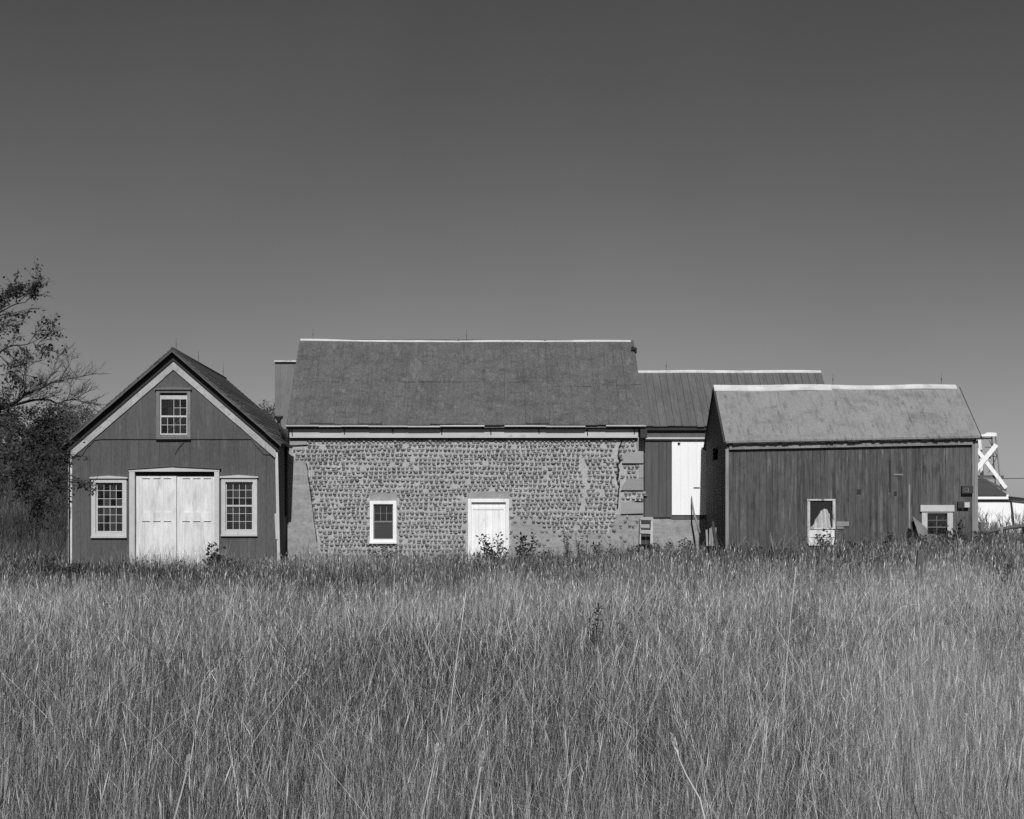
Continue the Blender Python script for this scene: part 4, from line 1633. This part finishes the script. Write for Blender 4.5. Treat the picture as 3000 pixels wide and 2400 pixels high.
def limb(pxs, r0, dy, ntw, tl, leafp, droop, startz=None, lev=2):
    pts = []
    n = len(pxs)
    for i, (a, b) in enumerate(pxs):
        p = Vector(W(a, b, DT))
        p.y += dy * i / (n - 1)
        pts.append(p)
    if startz is not None:
        pts.insert(0, Vector((tx, DT, startz)))
    # refine
    fine = []
    for a, b in zip(pts[:-1], pts[1:]):
        for k in range(3):
            q = a + (b - a) * k / 3
            if k:
                q += Vector((random.uniform(-.03, .03), random.uniform(-.03, .03), random.uniform(-.03, .03)))
            fine.append(q)
    fine.append(pts[-1])
    N_ = len(fine)
    tr.tube(fine, [r0 * (.75 if leafp < .05 else .5) * (1 - .88 * i / (N_ - 1)) for i in range(N_)], 7, .5)
    for k in range(int(ntw * (.75 if leafp > .3 else .85))):
        t = random.uniform(.3, 1) ** .8
        i = min(N_ - 2, int(t * (N_ - 1)))
        p = fine[i] + (fine[i + 1] - fine[i]) * random.random()
        d = (fine[min(N_ - 1, i + 1)] - fine[i]).normalized()
        up_ = random.uniform(-.6, 1.0) - droop * .6
        nd = (d * random.uniform(.3, 1) + Vector((random.uniform(-.3, .5), random.uniform(-.7, .7), up_))).normalized()
        twig(p, nd, tl * random.uniform(.5, 1.1) * (1.1 - .4 * t), .0085, lev, leafp, droop)
    twig(fine[-1], (fine[-1] - fine[-2]).normalized(), tl * .5, .008, 1, leafp, droop)


limb([(-180, 1230), (0, 1196), (50, 1180), (95, 1150), (150, 1130), (185, 1118), (200, 1112)], .07, -.3, 15, .85, 0.0, -.2, tz + 2.2)
limb([(-180, 1240), (-20, 1202), (60, 1178), (120, 1168), (165, 1178), (200, 1165), (235, 1172)], .06, .5, 13, .7, 0.0, -.1, tz + 2.1)
limb([(-150, 1120), (-30, 1040), (40, 1010), (90, 1000), (112, 1015)], .06, .2, 12, .7, .35, .1, tz + 2.8)
limb([(-170, 1040), (-50, 950), (20, 915), (80, 895), (110, 885)], .06, -.5, 13, .65, .45, .1, tz + 3.4)
limb([(-180, 950), (-70, 890), (-10, 868), (20, 858), (40, 852)], .05, .4, 9, .55, .45, .0, tz + 4.0)
limb([(-200, 1010), (-80, 935), (-10, 910), (50, 890)], .05, .8, 9, .55, .40, .0, tz + 4.0)
limb([(-150, 1080), (-40, 1060), (20, 1050), (70, 1085), (110, 1120)], .05, -.8, 10, .6, .35, .2, tz + 2.9)
limb([(-150, 1260), (0, 1215), (55, 1250), (105, 1300), (160, 1360), (205, 1420)], .06, -.4, 20, .8, .55, .5, tz + 2.1)
limb([(-150, 1290), (-20, 1240), (50, 1270), (110, 1300), (150, 1310)], .05, .5, 18, .8, .55, .3, tz + 2.0)
limb([(-160, 1320), (-40, 1300), (20, 1320), (60, 1370), (90, 1430), (100, 1470)], .05, .2, 15, .75, .45, .6, tz + 1.9)
limb([(-160, 1260), (-40, 1220), (40, 1215), (100, 1230), (150, 1240)], .05, -.2, 16, .8, .5, .2, tz + 2.1)
limb([(-150, 1330), (-30, 1310), (50, 1350), (120, 1400), (190, 1440)], .04, -.6, 14, .7, .5, .4, tz + 1.9)
for (ang, up_) in ((180, .5), (140, .6), (220, .4), (100, .7), (260, .7), (160, 1.2), (200, 1.4)):
    L_ = random.uniform(2.2, 3.0)
    s_ = Vector((tx, DT, tz + random.uniform(2.0, 4.0)))
    d_ = Vector((math.cos(R(ang)), math.sin(R(ang)), up_)).normalized()
    fp = [s_ + d_ * L_ * t + Vector((0, 0, -.3 * t * t)) for t in (0, .25, .5, .75, 1)]
    tr.tube(fp, [.08, .065, .05, .03, .015], 6, .5)
    for k in range(6):
        t = random.uniform(.3, 1)
        twig(s_ + d_ * L_ * t, (d_ + Vector((random.uniform(-1, 1), random.uniform(-1, 1), random.uniform(-.5, .8)))).normalized(), .8, .011, 2, .4, .2)
T.part('trunk', tr, M['bark'])
T.part('twigs', tw, M['bark'])
T.part('leaves', lv, M['leaf'])

# ---- distant woods on the hill (stuff)
NT = 300
tx_ = rng.uniform(-62, -11.5, NT)
ty_ = rng.uniform(78, 140, NT)
V, FQ, TN = [], [], []
vo = 0
for k in range(NT):
    bx_, by_ = tx_[k], ty_[k]
    bz_ = float(ground_z(bx_, by_))
    h_ = rng.uniform(3.2, 4.3) * (0.7 + .3 * min(1, (by_ - 78) / 30))
    nq = 520
    u = rng.normal(size=(nq, 3))
    u /= np.linalg.norm(u, axis=1)[:, None]
    rr = rng.uniform(.45, 1, nq) ** .5
    cl = rng.integers(0, 9, nq)
    cc = rng.uniform(-1, 1, (9, 3)) * np.array([h_ * .27, h_ * .27, h_ * .32]) + np.array([0, 0, h_ * .55])
    cs = rng.uniform(.16, .27, 9) * h_
    P_ = cc[cl] + u * (rr * cs[cl])[:, None]
    P_[:, 2] = np.maximum(P_[:, 2], .1)
    P_ += np.array([bx_, by_, bz_])
    a = rng.normal(size=(nq, 3))
    a /= np.linalg.norm(a, axis=1)[:, None]
    b = np.cross(a, u)
    b /= np.linalg.norm(b, axis=1)[:, None] + 1e-6
    sz = rng.uniform(.05, .13, nq)[:, None]
    q = np.stack([P_ - a * sz, P_ + b * sz * .5, P_ + a * sz, P_ - b * sz * .5], 1).reshape(-1, 3)
    V.append(q)
    FQ.append((np.arange(nq * 4).reshape(-1, 4)) + vo)
    TN.append(np.repeat(np.clip(rng.uniform(0, .7, nq) + rng.uniform(-.1, .3), 0, 1), 4))
    vo += nq * 4
    # stem
    for s in range(3):
        ang = rng.uniform(0, 6.28)
        tipx, tipy = bx_ + math.cos(ang) * .8 * rng.uniform(0, 1.2), by_ + math.sin(ang) * .6
        c0 = np.array([[bx_ - .09, by_, bz_ - .2], [bx_ + .09, by_, bz_ - .2], [tipx + .02, tipy, bz_ + h_ * .8], [tipx - .02, tipy, bz_ + h_ * .8]])
        V.append(c0)
        FQ.append(np.arange(4).reshape(1, 4) + vo)
        TN.append(np.full(4, .3))
        vo += 4
wo = np_mesh('distant_woods', np.concatenate(V), np.concatenate(FQ), np.concatenate(TN), M['woods'])
wo['kind'] = 'stuff'
wo['label'] = 'dark distant woods on the hillside behind the carriage barn'
wo['category'] = 'woods'


# ================================================================== GRASS
def lown(x, y, s=1.0, ph=0.0):
    return (np.sin(x * .83 * s + 1.9 * np.sin(y * .31 * s + ph) + ph) * np.sin(y * .57 * s + 1.3 * np.sin(x * .41 * s) + 2 * ph)
            + .5 * np.sin(x * 2.1 * s + y * 1.1 * s + ph) * np.sin(y * 1.9 * s - x * .7 * s + ph)) / 1.5


def inside(x, y):
    r = (x > -10.68) & (x < -5.15) & (y > 39.93) & (y < 48.2)
    r |= (x > -5.25) & (x < 4.6) & (y > 41.94) & (y < 48.2)
    r |= (x > 4.5) & (x < 9.9) & (y > 42.0) & (y < 46.2)
    r |= (x > 6.15) & (x < 12.65) & (y > 38.62) & (y < 42.1)
    r |= (x > -6.8) & (x < -3.1) & (y > 50.4) & (y < 54.8)
    r |= (x > 14.0) & (x < 23.2) & (y > 51.9) & (y < 56.3)
    r |= (x > -5) & (x < 13) & (y > 48)
    r |= (x * x + y * y < 2.2 ** 2)
    return r


def sample(dmin, dmax, dens, n_est):
    """n points, density dens(D) per m2 in the wedge"""
    out_x, out_y = [], []
    edges = np.linspace(dmin, dmax, 60)
    for a, b in zip(edges[:-1], edges[1:]):
        m_ = (a + b) / 2
        xa_, xb_ = -.335 * m_ - 1.6, .38 * m_ + 1.6
        n = int(dens(m_) * (xb_ - xa_) * (b - a))
        out_x.append(rng.uniform(xa_, xb_, n))
        out_y.append(rng.uniform(a, b, n))
    x, y = np.concatenate(out_x), np.concatenate(out_y)
    k = ~inside(x, y)
    return x[k], y[k]


GV, GF, GT = [], [], []
goff = 0


def emit(x, y, h, wd, leanx, leany, curve, tone, segs=3, tipw=.25, z0=None):
    global goff
    n = len(x)
    z = ground_z(x, y) - .02 if z0 is None else z0
    az = rng.uniform(-1.1, 1.1, n)            # broad faces mostly toward the open field
    sx, sy = np.cos(az) * wd / 2, np.sin(az) * wd / 2
    ts = np.linspace(0, 1, segs + 1)
    v = np.zeros((n, segs + 1, 2, 3))
    for i, t in enumerate(ts):
        bend = t ** curve
        drop = np.sqrt(np.clip(1 - (leanx ** 2 + leany ** 2) * .5, .15, 1))
        px_ = x + leanx * h * bend
        py_ = y + leany * h * bend
        pz_ = z + h * t * drop
        wt = (1 - t * (1 - tipw))
        v[:, i, 0, 0], v[:, i, 1, 0] = px_ - sx * wt, px_ + sx * wt
        v[:, i, 0, 1], v[:, i, 1, 1] = py_ - sy * wt, py_ + sy * wt
        v[:, i, 0, 2] = v[:, i, 1, 2] = pz_
    base = (np.arange(n) * (segs + 1) * 2)[:, None]
    fs_ = []
    for i in range(segs):
        fs_.append(np.concatenate([base + 2 * i, base + 2 * i + 1, base + 2 * i + 3, base + 2 * i + 2], 1))
    f = np.stack(fs_, 1).reshape(-1, 4) + goff
    GV.append(v.reshape(-1, 3))
    GF.append(f)
    GT.append(np.repeat(tone, (segs + 1) * 2))
    goff += n * (segs + 1) * 2
    tip = np.stack([x + leanx * h, y + leany * h, z + h * np.sqrt(np.clip(1 - (leanx ** 2 + leany ** 2) * .5, .15, 1))], 1)
    return tip


def heads(tip, L, wd, dx, dy, tone, parts=1):
    """seed heads: crossed slim diamonds at the stem tips"""
    global goff
    n = len(tip)
    for k in range(2):
        az = rng.uniform(-1.2, 1.2, n) + k * 1.57
        s = np.stack([np.cos(az) * wd, np.sin(az) * wd, np.zeros(n)], 1)
        d = np.stack([dx * L, dy * L, L], 1)
        v = np.stack([tip - d * .55, tip - d * .1 + s, tip + d * .5, tip - d * .1 - s], 1)
        GV.append(v.reshape(-1, 3))
        GF.append(np.arange(n * 4).reshape(-1, 4) + goff)
        GT.append(np.repeat(tone, 4))
        goff += n * 4


def field(x, y, kind):
    n = len(x)
    Dd = np.hypot(x, y)
    ln = lown(x, y, 1.0)
    ln2 = lown(x, y, .35, 1.3) + .5 * lown(x, y, .13, .4)
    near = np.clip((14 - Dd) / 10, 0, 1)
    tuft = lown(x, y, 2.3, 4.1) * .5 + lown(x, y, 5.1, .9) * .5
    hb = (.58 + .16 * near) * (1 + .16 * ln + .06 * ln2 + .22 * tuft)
    left_shade = npstep(-5, -9, x) * npstep(26, 33, y)  # left field toned darker, the old tree's shadow painted into the blades
    tb = .32 + .17 * ln2 + .09 * ln - .12 * near + .10 * tuft - .22 * left_shade
    if kind == 'stem':
        h = hb * rng.uniform(.62, 1.22, n)
        wd = np.maximum(.0014, .00021 * Dd) * rng.uniform(.6, 1.5, n)
        sl = rng.uniform(.03, .28, n)
        big = rng.random(n) < .10
        sl = np.where(big, rng.uniform(.3, 1.0, n), sl)
        wind = rng.normal(.35, 1.25, n)
        lx, ly = sl * np.sin(wind), sl * np.cos(wind) * .7
        u_ = rng.random(n)
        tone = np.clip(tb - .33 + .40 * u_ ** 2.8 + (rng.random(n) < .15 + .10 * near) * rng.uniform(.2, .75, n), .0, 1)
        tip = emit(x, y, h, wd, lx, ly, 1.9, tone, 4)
        k = rng.random(n) < .24
        heads(tip[k], rng.uniform(.05, .13, k.sum()), np.maximum(.0017, .00026 * Dd[k]) * rng.uniform(.6, 1.3, k.sum()), lx[k] * 1.4, ly[k],
              np.clip(tone[k] * .85 + .06, 0, .75))
    elif kind == 'leaf':
        h = hb * rng.uniform(.30, .85, n)
        wd = np.maximum(.0019, .00027 * Dd) * rng.uniform(.6, 1.3, n)
        sl = rng.uniform(.15, 1.05, n)
        a = rng.uniform(0, 6.283, n)
        tone = np.clip(tb - .35 + .40 * rng.random(n) ** 2.4 + (rng.random(n) < .06) * .4, .01, 1)
        emit(x, y, h, wd, sl * np.cos(a), sl * np.sin(a), 2.3, tone, 4, .1)
    else:   # matted litter low down
        h = hb * rng.uniform(.10, .40, n)
        wd = np.maximum(.0026, .0005 * Dd) * rng.uniform(.6, 1.3, n)
        sl = rng.uniform(.2, 1.3, n)
        a = rng.uniform(0, 6.283, n)
        tone = np.clip(tb - .42 + .3 * rng.random(n) ** 2, .0, 1)
        emit(x, y, h, wd, sl * np.cos(a), sl * np.sin(a), 1.3, tone, 2, .2)


def clump(x, y, keep=.55):
    """thin the field unevenly so that tufts and dark openings form"""
    c = lown(x, y, 3.1, .7) * .5 + lown(x, y, 7.3, 2.1) * .5
    return rng.random(len(x)) < np.clip(keep + 1.0 * c, .08, 1)


fall = lambda q, e: (lambda d: q * min(1.0, (7.0 / d)) ** e)
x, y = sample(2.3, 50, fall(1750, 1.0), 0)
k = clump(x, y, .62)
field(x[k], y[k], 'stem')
x, y = sample(2.3, 50, fall(1700, 1.2), 0)
k = clump(x, y, .7)
field(x[k], y[k], 'leaf')
x, y = sample(2.3, 50, fall(1100, 1.35), 0)
field(x, y, 'litter')
# ragged taller growth along the foot of the walls
for (wx0, wx1, wy, nn) in ((-10.6, -5.2, 39.9, 900), (-5.2, 4.6, 41.85, 1900), (4.6, 6.2, 41.9, 350), (6.2, 12.6, 38.55, 1700), (12.6, 20, 42.4, 900), (-16, -10.6, 41, 1200)):
    x = rng.uniform(wx0, wx1, nn)
    y = wy - rng.random(nn) ** 1.5 * 1.6
    n = nn
    Dd = np.hypot(x, y)
    bl = .5 + .5 * np.clip(lown(x * 3, y, 1.2, wx0), -1, 1)
    emit(x, y, (.35 + (.85 if wx0 < 12 else .35) * bl) * rng.uniform(.5, 1.1, n), .00030 * Dd * rng.uniform(.6, 1.4, n), rng.normal(0, .30, n), rng.normal(0, .3, n), 1.8,
         np.clip((.05 if wx0 < -6 or wx0 > 6 else .11) + .20 * rng.random(n) ** 2 + (rng.random(n) < .18) * .3, 0, 1), 4, .3)
# tall thin stems against the double doors, and a dark tangle right of the board shed window
for (wx0, wx1, wy, nn, ha, hb_, ta, tb_) in ((-9.2, -6.4, 39.85, 420, .7, 1.15, .12, .5), (-10.6, -5.3, 39.85, 500, .5, .9, .05, .35),
                                             (10.7, 13.6, 38.5, 2600, .5, 1.0, .0, .16), (13.0, 17.0, 41.8, 2400, .3, .66, .0, .15),
                                             (-5.2, -3.0, 41.8, 260, .5, .8, .05, .3), (0.2, 4.6, 41.8, 700, .5, .85, .05, .25)):
    x = rng.uniform(wx0, wx1, nn)
    y = wy - rng.random(nn) ** 1.5 * 1.3
    n = nn
    Dd = np.hypot(x, y)
    emit(x, y, rng.uniform(ha, hb_, n), .00024 * Dd * rng.uniform(.6, 1.4, n), rng.normal(0, .22, n), rng.normal(0, .2, n), 1.8,
         np.clip(rng.uniform(ta, tb_, n), 0, 1), 4, .3)
# long pale stems that cross the others
x, y = sample(2.6, 22, lambda d: 34 * min(1.0, 8.0 / d) ** 1.2, 0)
n = len(x)
Dd = np.hypot(x, y)
a_ = rng.uniform(0, 6.283, n)
sl = rng.uniform(.25, 1.25, n)
emit(x, y, rng.uniform(.6, 1.05, n), np.maximum(.0015, .00022 * Dd) * rng.uniform(.7, 1.3, n), sl * np.cos(a_), sl * np.sin(a_) * .6, 1.4,
     rng.uniform(.45, .95, n), 5, .4)
# broken and lodged stems lying across
x, y = sample(2.6, 26, lambda d: 60 * min(1.0, 8.0 / d) ** 1.0, 0)
n = len(x)
Dd = np.hypot(x, y)
emit(x, y, rng.uniform(.15, .30, n), np.maximum(.0015, .00024 * Dd) * rng.uniform(.7, 1.3, n), rng.normal(0, 2.2, n), rng.normal(0, .7, n), 1.1,
     rng.uniform(.3, .8, n), 3, .5, z0=ground_z(x, y) + rng.uniform(.2, .45, n))
# meadow behind, left
n = 60000
x = rng.uniform(-48, -9, n)
y = rng.uniform(48, 100, n)
k = ~inside(x, y)
x, y = x[k], y[k]
n = len(x)
Dd = np.hypot(x, y)
emit(x, y, rng.uniform(.2, .6, n), .0005 * Dd * rng.uniform(.6, 1.4, n), rng.normal(0, .25, n), rng.normal(0, .25, n), 1.6,
     np.clip(.07 + .04 * lown(x, y, .3) + rng.normal(0, .04, n) - .02 * npstep(55, 80, y), 0, 1), 2, .3)
gr = np_mesh('tall_grass', np.concatenate(GV), np.concatenate(GF), np.concatenate(GT), M['grass'])
gr['kind'] = 'stuff'
gr['label'] = 'tall dry grass covering the whole field'
gr['category'] = 'grass'

# ---- single tall stalks that stand out of the field
SG = 'pale tall grass stalks standing out of the field'


def stalk(pts, D, r, label, head=True, tone=.8):
    P = [Vector(W(a, b, D)) for a, b in pts]
    x, y, z = P[0]
    T = Thing('grass_stalk', label, 'grass stalk', (x, y, float(ground_z(x, y))), SG)
    base = Vector((x, y, float(ground_z(x, y)) - .02))
    full = ([base] if base.z < z else []) + P
    n = len(full)
    m = MB()
    m.tube(full, [r * (1 - .6 * i / (n - 1)) for i in range(n)], 5, tone)
    T.part('stem', m, M['stalk'])
    if head:
        m = MB()
        a, b = full[-2], full[-1]
        d = (b - a).normalized()
        L = min(.16, (b - a).length * .9)
        for i in range(60):
            q = b - d * L * random.random()
            dd = (d + Vector((random.uniform(-.4, .4), random.uniform(-.4, .4), random.uniform(-.1, .3)))).normalized()
            leaf_quad(m, q, dd, .018, .0028, tone * random.uniform(.6, 1))
        T.part('seed_head', m, M['stalk'])


stalk([(1322, 2060), (1335, 1950), (1350, 1850), (1365, 1732)], 9.0, .0045, 'very pale straight stalk leaning right, left of the field centre', False, 1)
stalk([(2285, 2300), (2300, 2000), (2308, 1900), (2318, 1790), (2332, 1665)], 9.0, .005, 'tallest pale stalk, standing before the left end of the board shed')
stalk([(2118, 2000), (2122, 1930), (2120, 1900), (2130, 1855)], 9.5, .0035, 'short pale stalk left of the tallest stalk')
stalk([(2212, 2420), (2230, 2260), (2240, 2140), (2244, 2095)], 5.5, .0026, 'thin pale stalk rising from the lower edge right of centre')
stalk([(2590, 2150), (2592, 1950), (2585, 1880), (2600, 1820), (2640, 1780), (2680, 1772)], 9.5, .0032, 'pale stalk bent over to the right below the board shed window')
stalk([(2820, 2320), (2830, 2200), (2828, 2130), (2830, 2100)], 6.0, .003, 'pale stalk with a thick knotted head near the right edge')
stalk([(555, 2250), (575, 2130), (590, 2040), (592, 2005), (625, 1965)], 6.5, .004, 'pale broken stalk with a long fuzzy head at the left of the field')
stalk([(700, 2240), (780, 2120), (850, 2020), (895, 1965)], 7.0, .0025, 'thin pale stalk slanting far to the right in the left half')
stalk([(1235, 2400), (1260, 2290), (1275, 2220), (1280, 2190)], 5.0, .0024, 'pale stalk with a narrow head near the lower edge at the centre')
stalk([(2070, 2420), (2050, 2340), (2010, 2270), (1990, 2225), (1972, 2165)], 3.6, .0034, 'thick near stalk slanting left at the lower edge right of centre')
stalk([(1370, 2440), (1390, 2340), (1405, 2270), (1412, 2220)], 3.4, .0036, 'thick near stalk at the lower edge in the centre', True, .5)
stalk([(500, 2440), (530, 2330), (545, 2270), (552, 2230)], 3.4, .0036, 'thick near stalk at the lower edge in the left half', True, .5)
